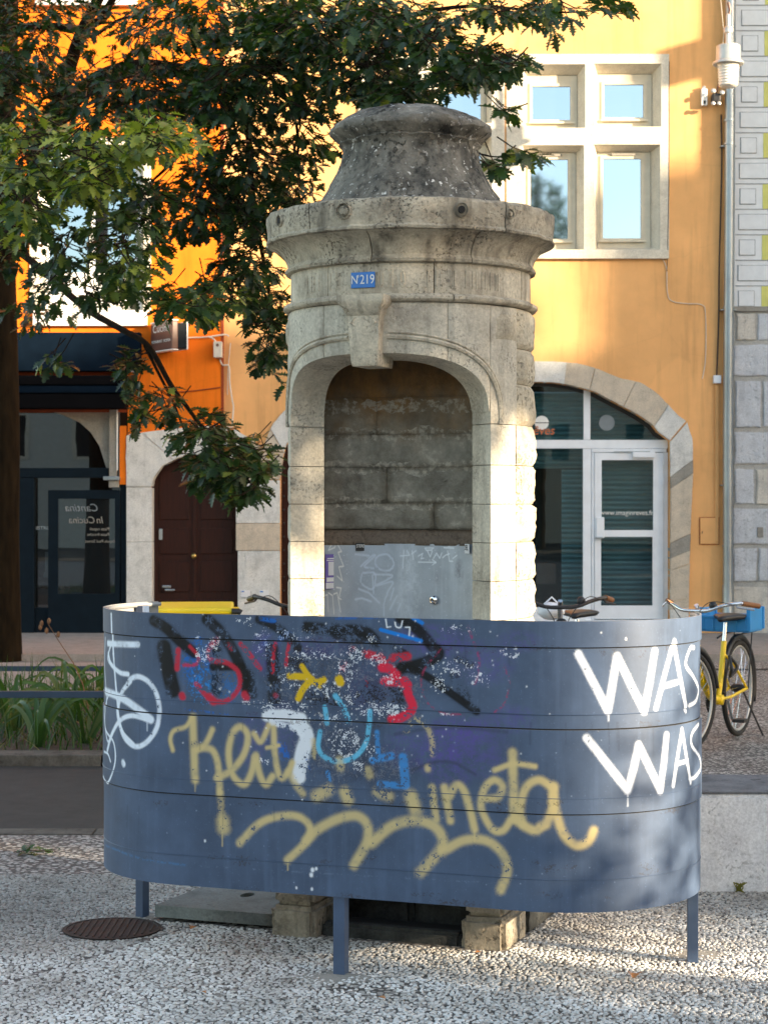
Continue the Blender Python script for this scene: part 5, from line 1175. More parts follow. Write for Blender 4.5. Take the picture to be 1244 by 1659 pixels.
# security light and siren box
sc_ = thing('siren_box', 'small white alarm box mounted high on the ochre wall', 'alarm box', (bx(1139), YB, bz(159)))
bm = bmesh.new(); bm_box(bm, -.035, .035, -.075, -.003, -.10, .10, .006); obj('case', bm, M['white_paint'], sc_)
bm = bmesh.new(); bm_lathe(bm, [(.022, .10), (.022, .125), (.012, .135), (0, .136)], 12, 0, -.04); obj('beacon', bm, M['white_paint'], sc_)
bm = bmesh.new(); bm_box(bm, -.015, .015, -.078, -.0755, -.085, -.045); obj('badge', bm, M['black_plastic'], sc_)
sp_ = thing('security_floodlight', 'black twin floodlight on the ochre wall beside the alarm box', 'floodlight', (bx(1157), YB, bz(162)))
bm = bmesh.new(); bm_box(bm, -.05, .055, -.14, -.003, -.055, .055, .02); obj('housing', bm, M['black_plastic'], sp_)
for x, z, r_ in ((-.042, .075, .030), (.062, .055, .030), (-.045, -.075, .026), (.025, -.075, .026)):
    bm = bmesh.new(); bm_lathe(bm, [(.0, -.02), (r_ * .6, -.018), (r_, .01), (r_ * .96, .016), (0, .018)], 16); bmesh.ops.transform(bm, matrix=Matrix.Translation((x, -.15, z)) @ Matrix.Rotation(R(75), 4, 'X'), verts=bm.verts); obj('lamp_head', bm, M['lamp_metal'], sp_, smooth=True)
tube('arm', [(0, -.07, .05), (.02, -.10, .13), (.03, -.16, .20)], .012, M['sign_brown'], sp_)
# suspended street lamp
lp = W(1179, 100, 21.6)
sl2 = thing('hanging_street_lamp', 'street lamp with ribbed clear glass hanging from a wire in front of the drainpipe', 'street lamp', lp)
k_ = 21.6 / F
def lam(nm, prof, mt, n=32): bm = bmesh.new(); bm_lathe(bm, [(r * k_, z * k_) for r, z in prof], n); o = obj(nm, bm, M[mt], sl2); autosmooth(o, 40)
lam('hood', [(0, 27), (16, 27), (19.5, 25), (20, 2), (25, -1), (25.5, -4), (24, -5), (17, -3), (0, -3)], 'lamp_metal')
lam('glass', [(17.5, -4)] + [(17.5 - (i % 2) * 1.1 - i * .12, -6 - i * 2.3) for i in range(15)] + [(12, -41.5), (0, -42)], 'lamp_glass')
lam('neck', [(4.5, 27), (4.5, 45), (7.5, 47), (8, 53), (6, 56), (3, 58), (3.5, 66), (4, 74), (2, 78), (0, 79)], 'lamp_metal', 16)
tube('hanger', [(0, 0, 70 * k_), (3 * k_, 0, 84 * k_), (0, 0, 96 * k_)], 2.6 * k_, M['sign_brown'], sl2); tube('feed_wire', [(-9 * k_, 0, 26 * k_), (-7 * k_, 0, 45 * k_), (-13 * k_, 0, 110 * k_), (-13 * k_, 0, 150 * k_)], .5 * k_, M['cable_white'], sl2, 5)
tube('suspension_wire', [(0, 0, 96 * k_), (0, 0, 180 * k_)], .6 * k_, M['cable_black'], sl2, 5)

# stone house at the right edge
bbox('wall', 1187.5, -700, 1900, 503, YB - .02, YB + .4, M['faux_panel'], sth)
bbox('base_wall', 1187.5, 504, 1900, BASE, YB - .015, YB + .4, M['wall_mortar'], sth)
row = 0; y = -24.5
while y < 495:
    small = row % 2 == 0; h = 26
    for j, (x0, x1) in enumerate(((1201.5 - row * .6, 1228 - row * .6), (1296, 1322)) if small else ((1200 - row * .6, 1290 - row * .6), (1300, 1390))):
        bbox('joint_line', x0, y, x1, y + h, YB - .024, YB - .0195, M['faux_line'], sth); bbox('painted_block', x0 + 1, y + 1, x1 - 1, y + h - 1, YB - .034, YB - .0245, M['faux_panel'], sth, .003)
    if small: bbox('yellow_block', 1238 - row * .5, y - 7, 1290, y + h + 7, YB - .026, YB - .0195, M['faux_yellow'], sth)
    bbox('joint_line', 1190, y + 33, 1400, y + 34.2, YB - .026, YB - .0195, M['faux_line'], sth)
    y += 41.3; row += 1
bbox('string_band', 1186, 497, 1500, 505, YB - .05, YB - .021, M['patch_grey'], sth, .004)
rows = [(507, 553, (1190, 1224, 1300)), (557, 611, (1186, 1300)), (616, 694, (1188, 1233, 1310)), (698, 753, (1187, 1300)), (758, 818, (1187, 1222, 1300)), (822, 883, (1184, 1300)), (886, 943, (1185, 1226, 1300)), (949, 1030, (1184, 1300))]
rr = random.Random(4)
for k, (y0, y1, xs) in enumerate(rows):
    for x0, x1 in zip(xs, xs[1:]):
        n = 5; P = []
        def e(a, b, nn): return [(a[0] + (b[0] - a[0]) * q / nn + rr.uniform(-1, 1), a[1] + (b[1] - a[1]) * q / nn + rr.uniform(-1, 1)) for q in range(nn)]
        a, b, c, d = (x0 + 2, y0 + 2), (x1 - 2, y0 + 2), (x1 - 2, y1 - 2), (x0 + 2, y1 - 2)
        P = e(a, b, n) + e(b, c, 4) + e(c, d, n) + e(d, a, 4)
        obj('wall_stone', prism(B2(P), YB - .03 - rr.uniform(0, .012), .06, .010), rr.choice([M['wall_stone'], M['wall_stone'], M['wall_stone_warm']]), sth)
for x in (1225, 1245): bbox('repair_patch', x, 854, x + 9, 870, YB - .062, YB - .03, M['patch_grey'], sth, .004)
# ------------------------------------------------------------------ bicycles, bin
def copy_tree(o, parent=None):
    c = o.copy(); COL.objects.link(c); c.parent = parent
    for ch in list(o.children): copy_tree(ch, c)
    return c
def make_bike(label, frame_m, grip_m, bar_m, step=True, basket=False, steer=0):
    b = thing('bicycle', label, 'bicycle'); r = .345; fx, rx = 1.06, 0
    def wheel(x, ang=0, ctr=None):
        bm = bmesh.new(); n = 48
        pts = [Vector((x + (r - .02) * math.cos(t), 0, r + (r - .02) * math.sin(t))) for t in np.linspace(0, 2 * math.pi, n + 1)]
        m = Matrix.Identity(4)
        if ang: m = Matrix.Translation((x, 0, 0)) @ Matrix.Rotation(ang, 4, 'Z') @ Matrix.Translation((-x, 0, 0))
        bm_tube(bm, pts, .020, 8, False); bmesh.ops.transform(bm, matrix=m, verts=bm.verts); w_ = obj('wheel', bm, M['rubber'], b, smooth=True)
        bm = bmesh.new(); bm_tube(bm, [Vector((x, 0, r)) + (p - Vector((x, 0, r))) * .925 for p in pts], .011, 6, False); bmesh.ops.transform(bm, matrix=m, verts=bm.verts); obj('rim', bm, M['lamp_metal'], w_, smooth=True)
        bm = bmesh.new()
        for k in range(28):
            t = 2 * math.pi * k / 28; s = (-1) ** k * .028
            bm_tube(bm, [(x + .02 * math.cos(t + .8), s, r + .02 * math.sin(t + .8)), (x + .295 * math.cos(t), 0, r + .295 * math.sin(t))], .0013, 3)
        bmesh.ops.transform(bm, matrix=m, verts=bm.verts); obj('spokes', bm, M['chrome'], w_)
        bm = bmesh.new(); bm_lathe(bm, [(.018, -.05), (.03, -.03), (.03, .03), (.018, .05)], 16); bmesh.ops.transform(bm, matrix=m @ Matrix.Translation((x, 0, r)) @ Matrix.Rotation(R(90), 4, 'X'), verts=bm.verts); obj('hub', bm, M['black_plastic'], w_, smooth=True)
        bm = bmesh.new(); pp = [(x + (r + .025) * math.cos(t), 0, r + (r + .025) * math.sin(t)) for t in np.linspace(R(20 if x < .5 else 40), R(200 if x < .5 else 170), 24)]
        bm_tube(bm, pp, .022, 6, True, 1); bmesh.ops.transform(bm, matrix=m, verts=bm.verts); obj('mudguard', bm, M['black_plastic'], b, smooth=True)
        return w_
    wheel(rx); wheel(fx, steer)
    bb = (.44, 0, .30); st = (.315, 0, .70); hd0, hd1 = (.93, 0, .60), (.885, 0, .76)
    fr_ = tube('frame', [bb, (.37, 0, .50), st], .020, frame_m, b, 12)
    if step:
        tube('down_tube', smooth_curve([(hd0[0], 0, .64), (.78, 0, .47), (.60, 0, .335), bb], 5), .026, frame_m, fr_, 12)
        tube('top_tube', smooth_curve([(hd1[0], 0, .72), (.72, 0, .58), (.50, 0, .42), (.40, 0, .40)], 5), .017, frame_m, fr_, 10)
    else:
        tube('down_tube', [(hd0[0], 0, .64), bb], .023, frame_m, fr_, 12); tube('top_tube', [(hd1[0], 0, .74), (.33, 0, .66)], .019, frame_m, fr_, 10)
    for s in (-1, 1):
        tube('chain_stay', [bb, (.30, s * .045, .31), (0, s * .065, r)], .011, frame_m, fr_); tube('seat_stay', [(.33, 0, .62), (.24, s * .05, .53), (0, s * .065, r)], .009, frame_m, fr_)
    tube('head_tube', [hd0, hd1], .023, frame_m, fr_, 12)
    bm = bmesh.new(); bm_lathe(bm, [(.012, -.04), (.036, -.034), (.036, .034), (.012, .04)], 16); bmesh.ops.transform(bm, matrix=Matrix.Translation(bb) @ Matrix.Rotation(R(90), 4, 'X'), verts=bm.verts); obj('bottom_bracket', bm, frame_m, fr_, smooth=True)
    bm = bmesh.new(); bm_lathe(bm, [(.055, .05), (.095, .052), (.095, .06), (.02, .062)], 24); bmesh.ops.transform(bm, matrix=Matrix.Translation(bb) @ Matrix.Rotation(R(90), 4, 'X'), verts=bm.verts); obj('chain_guard', bm, M['black_plastic'], b, smooth=True)
    for s, a in ((-1, R(60)), (1, R(240))):
        e = (bb[0] + .17 * math.cos(a), s * .075, bb[2] + .17 * math.sin(a)); cr = tube('crank', [(bb[0], s * .07, bb[2]), e], .010, M['zinc'], b)
        bm = bmesh.new(); bm_box(bm, e[0] - .045, e[0] + .045, s * .085 - (.0 if s > 0 else .09), s * .085 + (.09 if s > 0 else 0), e[2] - .012, e[2] + .012, .004); obj('pedal', bm, M['black_plastic'], cr)
    mS = Matrix.Translation((.90, 0, 0)) @ Matrix.Rotation(steer, 4, 'Z') @ Matrix.Translation((-.90, 0, 0))
    def steered(o): o.data.transform(mS); return o
    for s in (-1, 1): steered(tube('fork_blade', [hd0, (.955, s * .05, .56), (fx, s * .055, r)], .013, frame_m, fr_))
    steered(tube('stem', [hd1, (.868, 0, .93), (.90, 0, .985)], .016, M['chrome'], b, 12))
    hb = steered(tube('handlebar', smooth_curve([(.70, -.33, .985), (.80, -.29, 1.0), (.88, -.20, .985), (.92, -.10, .95), (.92, 0, .945), (.92, .10, .95), (.88, .20, .985), (.80, .29, 1.0), (.70, .33, .985)], 5), .0125, bar_m, b, 10))
    for s in (-1, 1):
        steered(tube('grip', [(.795, s * .292, 1.0), (.66, s * .345, .978)], .018, grip_m, hb, 10)); steered(tube('brake_lever', [(.83, s * .27, .995), (.86, s * .285, .975), (.75, s * .36, .955)], .006, bar_m, hb, 6))
        steered(tube('brake_cable', smooth_curve([(.84, s * .265, .99), (1.0, s * .16, 1.01), (1.0, s * .05, .88), (.93, s * .01, .72)], 5), .003, M['black_plastic'], hb, 5))
    bm = bmesh.new(); bmesh.ops.create_uvsphere(bm, u_segments=12, v_segments=8, radius=.028); shift(bm, (.90, .13, .985)); steered(obj('bell', bm, M['black_plastic'], hb, smooth=True))
    bm = bmesh.new(); bm_lathe(bm, [(.0, -.03), (.035, -.02), (.042, .01), (0, .014)], 16); bmesh.ops.transform(bm, matrix=Matrix.Translation((.99, 0, .84)) @ Matrix.Rotation(R(90), 4, 'Y'), verts=bm.verts); steered(obj('headlight', bm, M['black_plastic'], b, smooth=True))
    tube('seat_post', [st, (.285, 0, .83)], .0135, M['chrome'], b, 12)
    bm = bmesh.new(); n = 10
    secs = [(.115, .10, .865, .03), (.14, .125, .875, .04), (.20, .12, .875, .042), (.27, .075, .872, .04), (.34, .035, .868, .034), (.395, .022, .86, .026)]
    rings = [[bm.verts.new((x, hw * math.cos(t), z + (th * .45) * math.sin(t) - (th * .3 if math.sin(t) < 0 else 0))) for t in np.linspace(0, 2 * math.pi, 13)[:-1]] for x, hw, z, th in secs]
    for a, c in zip(rings, rings[1:]):
        for k in range(12): bm.faces.new((a[k], a[(k + 1) % 12], c[(k + 1) % 12], c[k]))
    bm.faces.new(list(reversed(rings[0]))); bm.faces.new(rings[-1]); bmesh.ops.recalc_face_normals(bm, faces=bm.faces); obj('saddle', bm, M['black_plastic'], b, smooth=True)
    rk = tube('rack', [(.28, .06, .72), (.10, .065, .745), (-.22, .065, .745), (-.25, 0, .745), (-.22, -.065, .745), (.10, -.065, .745), (.28, -.06, .72)], .006, M['black_plastic'], b)
    for s in (-1, 1): tube('rack_strut', [(-.12, s * .065, .745), (0, s * .075, r)], .005, M['black_plastic'], rk, 5)
    tube('kickstand', [(.12, .08, .33), (.05, .20, .02)], .008, M['black_plastic'], b)
    return b
def place(b, rear, head):
    b.location = (rear[0], rear[1], 0); b.rotation_euler = (0, 0, head); return b
yb = make_bike('yellow step through bicycle with silver handlebar parked at the right', M['bike_yellow'], M['grip_brown'], M['chrome'], True, steer=R(-12))
place(yb, (2.43, 13.15), math.atan2(-.879, -.477)); yb.scale = (.955,) * 3; yb['group'] = 'bicycles parked on the square'
tube_lock = tube('bicycle_lock', smooth_curve([(.35, .05, .60), (.42, .09, .52), (.36, .06, .46), (.30, .09, .52), (.34, .05, .60)], 5), .012, M['black_plastic'], yb)
db = make_bike('dark bicycle with brown grips standing behind the right side of the urinal', M['bike_dark'], M['grip_brown'], M['bike_dark'], False, steer=R(14))
place(db, (1.35, 12.9), math.atan2(-1, -.28)); db['group'] = 'bicycles parked on the square'
lb = copy_tree(db); place(lb, (-.28, 13.0), math.atan2(-1, -.30)); lb['label'] = 'dark bicycle hidden behind the left side of the urinal, one black grip showing'; lb['group'] = 'bicycles parked on the square'
for ch in lb.children_recursive:
    if ch.name.startswith('grip'): ch.data = ch.data.copy(); ch.data.materials[0] = M['black_plastic']
# grey bag in front of the dark bicycle's bars
bg_ = thing('grey_bag', 'crumpled pale grey bag on the dark bicycle beside the urinal', 'bag', W(893, 990, 12.2))
bm = bmesh.new(); bmesh.ops.create_icosphere(bm, subdivisions=3, radius=1)
for v in bm.verts:
    v.co *= 1 + .22 * mnoise.fractal(v.co * 2.2, 1, 2, 4); v.co.x *= .085; v.co.y *= .07; v.co.z *= .055
obj('bag_body', bm, M['white_alu'], bg_, smooth=True); tube('bag_strap', [(-.05, 0, .04), (0, -.02, .09), (.05, 0, .04)], .006, M['white_alu'], bg_)
# blue crate on the yellow bicycle
cr = thing('blue_crate', 'bright blue plastic crate strapped on the rack of the yellow bicycle', 'crate', (0, 0, 0))
hd = Vector((-.477, -.879, 0)); pc = Vector((2.38, 13.15, .722)) + hd * -.02; cr.location = pc; cr.rotation_euler = (0, 0, math.atan2(hd.y, hd.x) + R(90))
def cb(nm, x0, x1, y0, y1, z0, z1, bv=.004): bm = bmesh.new(); bm_box(bm, x0, x1, y0, y1, z0, z1, bv); obj(nm, bm, M['crate_blue'], cr)
cw, cdp, ch_ = .17, .15, .13
cb('crate_floor', -cw, cw, -cdp, cdp, 0, .01)
for y in (-cdp, cdp): cb('crate_side', -cw, cw, y - .006, y + .006, .0105, ch_ * .72); [cb('crate_rib', x - .006, x + .006, y - .013, y + .013, .012, ch_ * .70) for x in (-.15, -.08, 0, .08, .15)]
for x in (-cw, cw): cb('crate_end', x - .006, x + .006, -cdp + .007, cdp - .007, .0105, ch_ + .03)
for x, y in ((-cw, -cdp), (-cw, cdp), (cw, -cdp), (cw, cdp)): cb('crate_corner', x - .014, x + .014, y - .014, y + .014, .011, ch_ + .035)
cb('crate_rim', -cw - .01, cw + .01, -cdp - .016, -cdp + .012, ch_ * .72, ch_ * .72 + .018); cb('crate_rim', -cw - .01, cw + .01, cdp - .012, cdp + .016, ch_ * .72, ch_ * .72 + .018)
# recycling bin
bi = thing('recycling_bin', 'green wheeled bin with a bright yellow lid behind the left of the screen', 'wheelie bin', (W(317, 985, 12.6).x, 12.6, 0), rz=R(4))
bm = bmesh.new(); sec = [(.20, .24, .10), (.27, .32, .86)]
rings = [[bm.verts.new((sx * a, sy * b, z)) for sx, sy in ((-1, -1), (1, -1), (1, 1), (-1, 1))] for a, b, z in sec]
for k in range(4): bm.faces.new((rings[0][k], rings[0][(k + 1) % 4], rings[1][(k + 1) % 4], rings[1][k]))
bm.faces.new(list(reversed(rings[0]))); bm.faces.new(rings[1]); bmesh.ops.bevel(bm, geom=[e for e in bm.edges], offset=.02, segments=2, affect='EDGES'); obj('body', bm, M['bin_green'], bi)
bm = bmesh.new(); bm_box(bm, -.285, .285, -.34, .34, .862, .885, .008); bm_box(bm, -.25, .25, -.30, .30, .886, .925, .016)
for v in bm.verts: v.co.z += (.34 - v.co.y) * -.02 + .012
obj('lid', bm, M['bin_yellow'], bi); tube('lid_handle', [(.24, -.30, .90), (.285, -.30, .90), (.30, -.30, .89)], .022, M['black_plastic'], bi)
tube('rim_bar', [(-.28, .36, .87), (.28, .36, .87)], .015, M['bin_green'], bi)
for s in (-1, 1):
    bm = bmesh.new(); bm_lathe(bm, [(.03, -.025), (.10, -.02), (.10, .02), (.03, .025)], 20); bmesh.ops.transform(bm, matrix=Matrix.Translation((s * .24, .26, .10)) @ Matrix.Rotation(R(90), 4, 'Y'), verts=bm.verts); obj('wheel', bm, M['rubber'], bi, smooth=True)

# ------------------------------------------------------------------ oak leaves
def leaf_shape():
    """lobed oak leaf, unit length along x, folded on its midrib"""
    out_ = [(0, 0), (.10, .03), (.20, .14), (.25, .08), (.34, .30), (.42, .12), (.53, .38), (.60, .14), (.72, .30), (.77, .11), (.90, .13), (1.0, 0)]
    mid = [(.10, 0), (.25, 0), (.42, 0), (.60, 0), (.77, 0)]
    V = [(x, y, abs(y) * .28 - .10 * x * x) for x, y in out_] + [(x, -y, abs(y) * .28 - .10 * x * x) for x, y in out_[1:-1]] + [(x, y, -.10 * x * x) for x, y in mid]
    nO = len(out_); m0 = nO + nO - 2
    up = lambda i: i; dn = lambda i: i if i in (0, nO - 1) else nO + i - 1; md = lambda k: m0 + k; Ft = []
    for side in (up, dn):
        t = [(side(0), md(0), side(1)), (side(1), md(0), side(2)), (side(2), md(0), side(3)), (md(0), md(1), side(3)), (side(3), md(1), side(4)), (side(4), md(1), side(5)), (md(1), md(2), side(5)), (side(5), md(2), side(6)),
             (side(6), md(2), side(7)), (md(2), md(3), side(7)), (side(7), md(3), side(8)), (side(8), md(3), side(9)), (md(3), md(4), side(9)), (side(9), md(4), side(10)), (side(10), md(4), side(11))]
        Ft += t if side is up else [x[::-1] for x in t]
    return np.array(V), np.array(Ft)
LV, LF = leaf_shape()
def leaf_mesh(name, mats4, tints, V=LV, Fc=LF):
    n = len(mats4); A = np.array([np.array(m) for m in mats4]); nv = len(V)
    P = np.einsum('nij,vj->nvi', A[:, :3, :3], V) + A[:, None, :3, 3]; me = bpy.data.meshes.new(name)
    me.vertices.add(n * nv); me.vertices.foreach_set('co', P.reshape(-1).astype(np.float32)); f = (Fc[None] + (np.arange(n) * nv)[:, None, None]).reshape(-1, 3)
    me.loops.add(f.size); me.loops.foreach_set('vertex_index', f.ravel().astype(np.int32)); me.polygons.add(len(f)); me.polygons.foreach_set('loop_start', (np.arange(len(f)) * 3).astype(np.int32)); me.update(calc_edges=True)
    at = me.attributes.new('tint', 'FLOAT', 'POINT'); at.data.foreach_set('value', np.repeat(np.array(tints), nv).astype(np.float32)); return me
def spray(c, d, n, ln, rnd, droop=.35, tb=0):
    """a twig tip with leaves fanned round it"""
    out_ = []; d = Vector(d).normalized(); side = d.cross(Vector((0, 0, 1))); side = side.normalized() if side.length > .01 else Vector((1, 0, 0)); up = side.cross(d)
    for k in range(n):
        a = 2 * math.pi * k / n + rnd.uniform(-.3, .3); sp = rnd.uniform(.5, 1.25)
        x = (d * math.cos(sp) + (side * math.cos(a) + up * math.sin(a) * .55) * math.sin(sp)); x.z -= droop * rnd.uniform(.3, 1.2); x.normalize()
        z = Vector((rnd.uniform(-.5, .5), rnd.uniform(-.7, .3), 1)); y = z.cross(x)
        if y.length < .05: y = Vector((0, 1, 0)).cross(x)
        y.normalize(); z = x.cross(y); s = ln * rnd.uniform(.5, 1.22); p = Vector(c) - d * rnd.uniform(0, .10) + x * .01
        out_.append((Matrix(((x.x * s, y.x * s * .95, z.x * s, p.x), (x.y * s, y.y * s * .95, z.y * s, p.y), (x.z * s, y.z * s * .95, z.z * s, p.z), (0, 0, 0, 1))), min(1, max(0, rnd.gauss(.35 + tb, .2)))))
    return out_
tree = thing('oak_tree', 'large red oak with lobed leaves, trunk at the left edge, branches over the street', 'tree', ground_pt(8, 1066))
tr_o = tree.location.copy()
rnd = random.Random(21)
def tb(name, pts, rads, mt='bark', n=10):
    pp = smooth_curve([tuple(Vector(p) - tr_o) + (r_,) for p, r_ in zip(pts, rads)], 5)
    o = tube(name, [p[:3] for p in pp], [max(.003, p[3]) for p in pp], M[mt], tree, n); return o
P_ = lambda x, y, D: W(x, y, D)
DT = tr_o.y
tb('trunk', [P_(4, 1080, DT), P_(6, 900, DT), P_(8, 700, DT), P_(4, 500, DT), P_(0, 300, DT), P_(10, 100, DT), P_(20, -200, DT)], [.21, .165, .155, .15, .14, .12, .08], n=18)
limbs = [([P_(2, 420, DT), P_(40, 330, DT - 1), P_(95, 170, DT - 1.6), P_(130, 60, DT - 2), P_(180, -40, DT - 2.4)], [.09, .085, .07, .06, .04]),
         ([P_(60, 250, DT - 1.2), P_(130, 150, DT - 2), P_(220, 110, DT - 2.8), P_(330, 118, DT - 3.4), P_(430, 108, DT - 4), P_(540, 60, DT - 4.6)], [.085, .085, .075, .06, .045, .025]),
         ([P_(20, 45, DT - 2), P_(80, 42, DT - 2), P_(150, 42, DT - 2.3), P_(200, -30, DT - 2.6)], [.03, .035, .035, .03]),
         ([P_(150, 42, DT - 2.3), P_(175, 20, DT - 2.4), P_(190, -60, DT - 2.4)], [.03, .028, .02]),
         ([P_(150, 60, DT - 2), P_(200, 30, DT - 2.6), P_(250, 30, DT - 3)], [.02, .015, .01]),
         ([P_(14, 395, DT - .1), P_(60, 430, DT - .8), P_(110, 475, DT - 1.6), P_(150, 507, DT - 2.2), P_(200, 535, DT - 2.8), P_(240, 560, DT - 3.2), P_(275, 620, DT - 3.5), P_(300, 655, DT - 3.7), P_(345, 710, DT - 3.9), P_(410, 750, DT - 4.2), P_(450, 770, DT - 4.4)], [.04, .038, .035, .032, .028, .025, .022, .018, .014, .009, .005]),
         ([P_(235, 560, DT - 3.2), P_(255, 600, DT - 3.3), P_(280, 650, DT - 3.4), P_(300, 700, DT - 3.5)], [.016, .014, .012, .008]),
         ([P_(330, 118, DT - 3.4), P_(330, 180, DT - 3.6), P_(290, 250, DT - 4), P_(240, 300, DT - 4.4)], [.03, .025, .018, .008]),
         ([P_(370, 115, DT - 3.6), P_(400, 200, DT - 3.8), P_(410, 320, DT - 4), P_(430, 440, DT - 4.1), P_(445, 540, DT - 4.2)], [.035, .03, .022, .015, .006]),
         ([P_(430, 108, DT - 4), P_(520, 130, DT - 4.6), P_(610, 140, DT - 5), P_(700, 130, DT - 5.4), P_(790, 110, DT - 5.8), P_(860, 105, DT - 6)], [.03, .025, .02, .014, .009, .004]),
         ([P_(540, 60, DT - 4.6), P_(640, 30, DT - 5), P_(760, 10, DT - 5.4), P_(900, 20, DT - 5.8), P_(1000, 15, DT - 6)], [.025, .02, .014, .008, .003]),
         ([P_(610, 140, DT - 5), P_(700, 200, DT - 5.2), P_(780, 250, DT - 5.4), P_(850, 252, DT - 5.6)], [.012, .010, .007, .003]),
         ([P_(430, 108, DT - 4), P_(480, 200, DT - 3.8), P_(470, 300, DT - 3.6), P_(400, 400, DT - 3.2)], [.018, .014, .010, .005])]
for pts, rads in limbs: tb('branch', pts, rads)
# leaf clumps: centre and reach on the photograph, distance, number of sprays, leaf tint, raised to paint sunlight on the front clumps
clumps = [(60, 60, 120, 80, 16.6, 120, -.1), (20, 200, 80, 130, 16.2, 130, -.05), (230, 70, 120, 80, 16, 75, -.1), (330, 30, 130, 50, 15.4, 110, 0), (420, 120, 110, 90, 15, 170, -.05), (520, 50, 130, 60, 14.6, 165, .02),
          (600, 110, 90, 60, 14.2, 110, -.05), (500, 200, 60, 70, 14.8, 60, -.05), (160, 190, 130, 70, 16.2, 130, -.1), (250, 150, 130, 50, 15.6, 120, -.1), (350, 160, 90, 40, 15.2, 80, -.1),
          (60, 260, 100, 70, 13.6, 80, .36), (40, 330, 70, 60, 13.4, 44, .34), (150, 260, 80, 50, 13.4, 60, .4), (250, 225, 70, 40, 13.2, 62, .5), (145, 300, 50, 40, 13.2, 30, .42), (200, 400, 60, 80, 13.6, 62, .2),
          (330, 330, 90, 60, 15.4, 100, -.15), (400, 280, 90, 100, 15.2, 170, -.15), (400, 430, 60, 90, 15, 100, -.15), (440, 540, 45, 70, 14.8, 62, -.12), (350, 480, 70, 40, 14, 36, .25), (300, 492, 70, 30, 13.6, 36, .15), (140, 470, 110, 36, 14, 50, .05), (100, 400, 50, 40, 14.6, 26, 0),
          (470, 330, 50, 60, 15, 46, -.1), (620, 30, 90, 40, 14, 70, 0), (700, 60, 60, 50, 13.6, 44, -.05), (650, 155, 60, 30, 13.8, 40, -.05), (780, 105, 50, 28, 13.4, 34, -.05), (830, 105, 40, 14, 13.3, 18, 0), (730, 130, 40, 30, 13.5, 22, 0),
          (800, 20, 90, 18, 13.6, 30, .05), (900, 20, 60, 20, 13.4, 16, .1), (985, 12, 40, 10, 13.3, 9, .1), (895, 50, 16, 16, 13.4, 4, .1), (845, 250, 26, 8, 13.3, 7, .1), (800, 265, 20, 18, 13.3, 8, .05), (815, 180, 20, 10, 13.3, 5, .1),
          (215, 600, 30, 36, 14.8, 16, -.1), (235, 660, 28, 40, 14.8, 16, -.1), (280, 650, 30, 30, 14.6, 12, -.05), (330, 700, 50, 40, 14.4, 40, -.05), (360, 745, 60, 50, 14.3, 70, 0), (400, 780, 45, 40, 14.2, 44, .02), (330, 770, 40, 34, 14.4, 26, -.05), (425, 740, 26, 40, 14.1, 20, .1), (60, 510, 70, 25, 16.5, 20, -.05), (90, 590, 30, 12, 14.4, 6, .1), (20, 400, 60, 50, 15.8, 36, -.05), (0, 120, 60, 60, 16, 40, -.1), (240, 340, 70, 50, 14.5, 56, 0), (470, 30, 100, 40, 15.2, 80, 0), (-20, 60, 60, 120, 17, 60, -.1)]
near, far = [], []; twigs = bmesh.new()
for cx_, cy_, rx, ry, D, n, light_bias in clumps:
    for k in range(int(n * (1.12 if D < 13.9 else 1.0))):
        a = rnd.uniform(0, 2 * math.pi); q = math.sqrt(rnd.random()) * (1 + .12 * rnd.gauss(0, 1)); px, py = cx_ + rx * q * math.cos(a), cy_ + ry * q * math.sin(a)
        if px > 300 and py > 540 and cx_ < 300: continue
        p = W(px, py, D + rnd.uniform(-.9, .9)); d = Vector((math.cos(a) * .8 + rnd.uniform(-.3, .5), rnd.uniform(-.8, .2), -.25 * math.sin(a) + rnd.uniform(-.5, .1)))
        L = spray(p, d, rnd.choice((4, 5, 6, 7)), .122 if D > 13.8 else .130, rnd, tb=light_bias)
        (near if (D < 13.65 and 180 < py or n < 20) else far).extend(L)
        if rnd.random() < .6: dn = d.normalized(); bm_tube(twigs, [p - tr_o - dn * .22 + Vector((0, 0, .04)), p - tr_o - dn * .1, p - tr_o + dn * .02], [.005, .004, .002], 4, False)
obj('twigs', twigs, M['twig'], tree, kind='stuff')
rnd.shuffle(near); single = near[:290]; far += near[290:]
Tm = Matrix.Translation(-tr_o)
far = [(Tm @ m, t) for m, t in far]
obj('foliage', leaf_mesh('foliage', [m for m, t in far], [t for m, t in far]), M['leaf'], tree, kind='stuff')
one = [leaf_mesh('leaf', [Matrix.Identity(4)], [t]) for t in (.15, .3, .45, .6, .8)]
for me in one: me.materials.append(M['leaf'])
for m, t in single:
    o = bpy.data.objects.new('leaf', one[min(4, max(0, int(t * 5)))]); COL.objects.link(o); o.parent = tree; o.matrix_local = Tm @ m

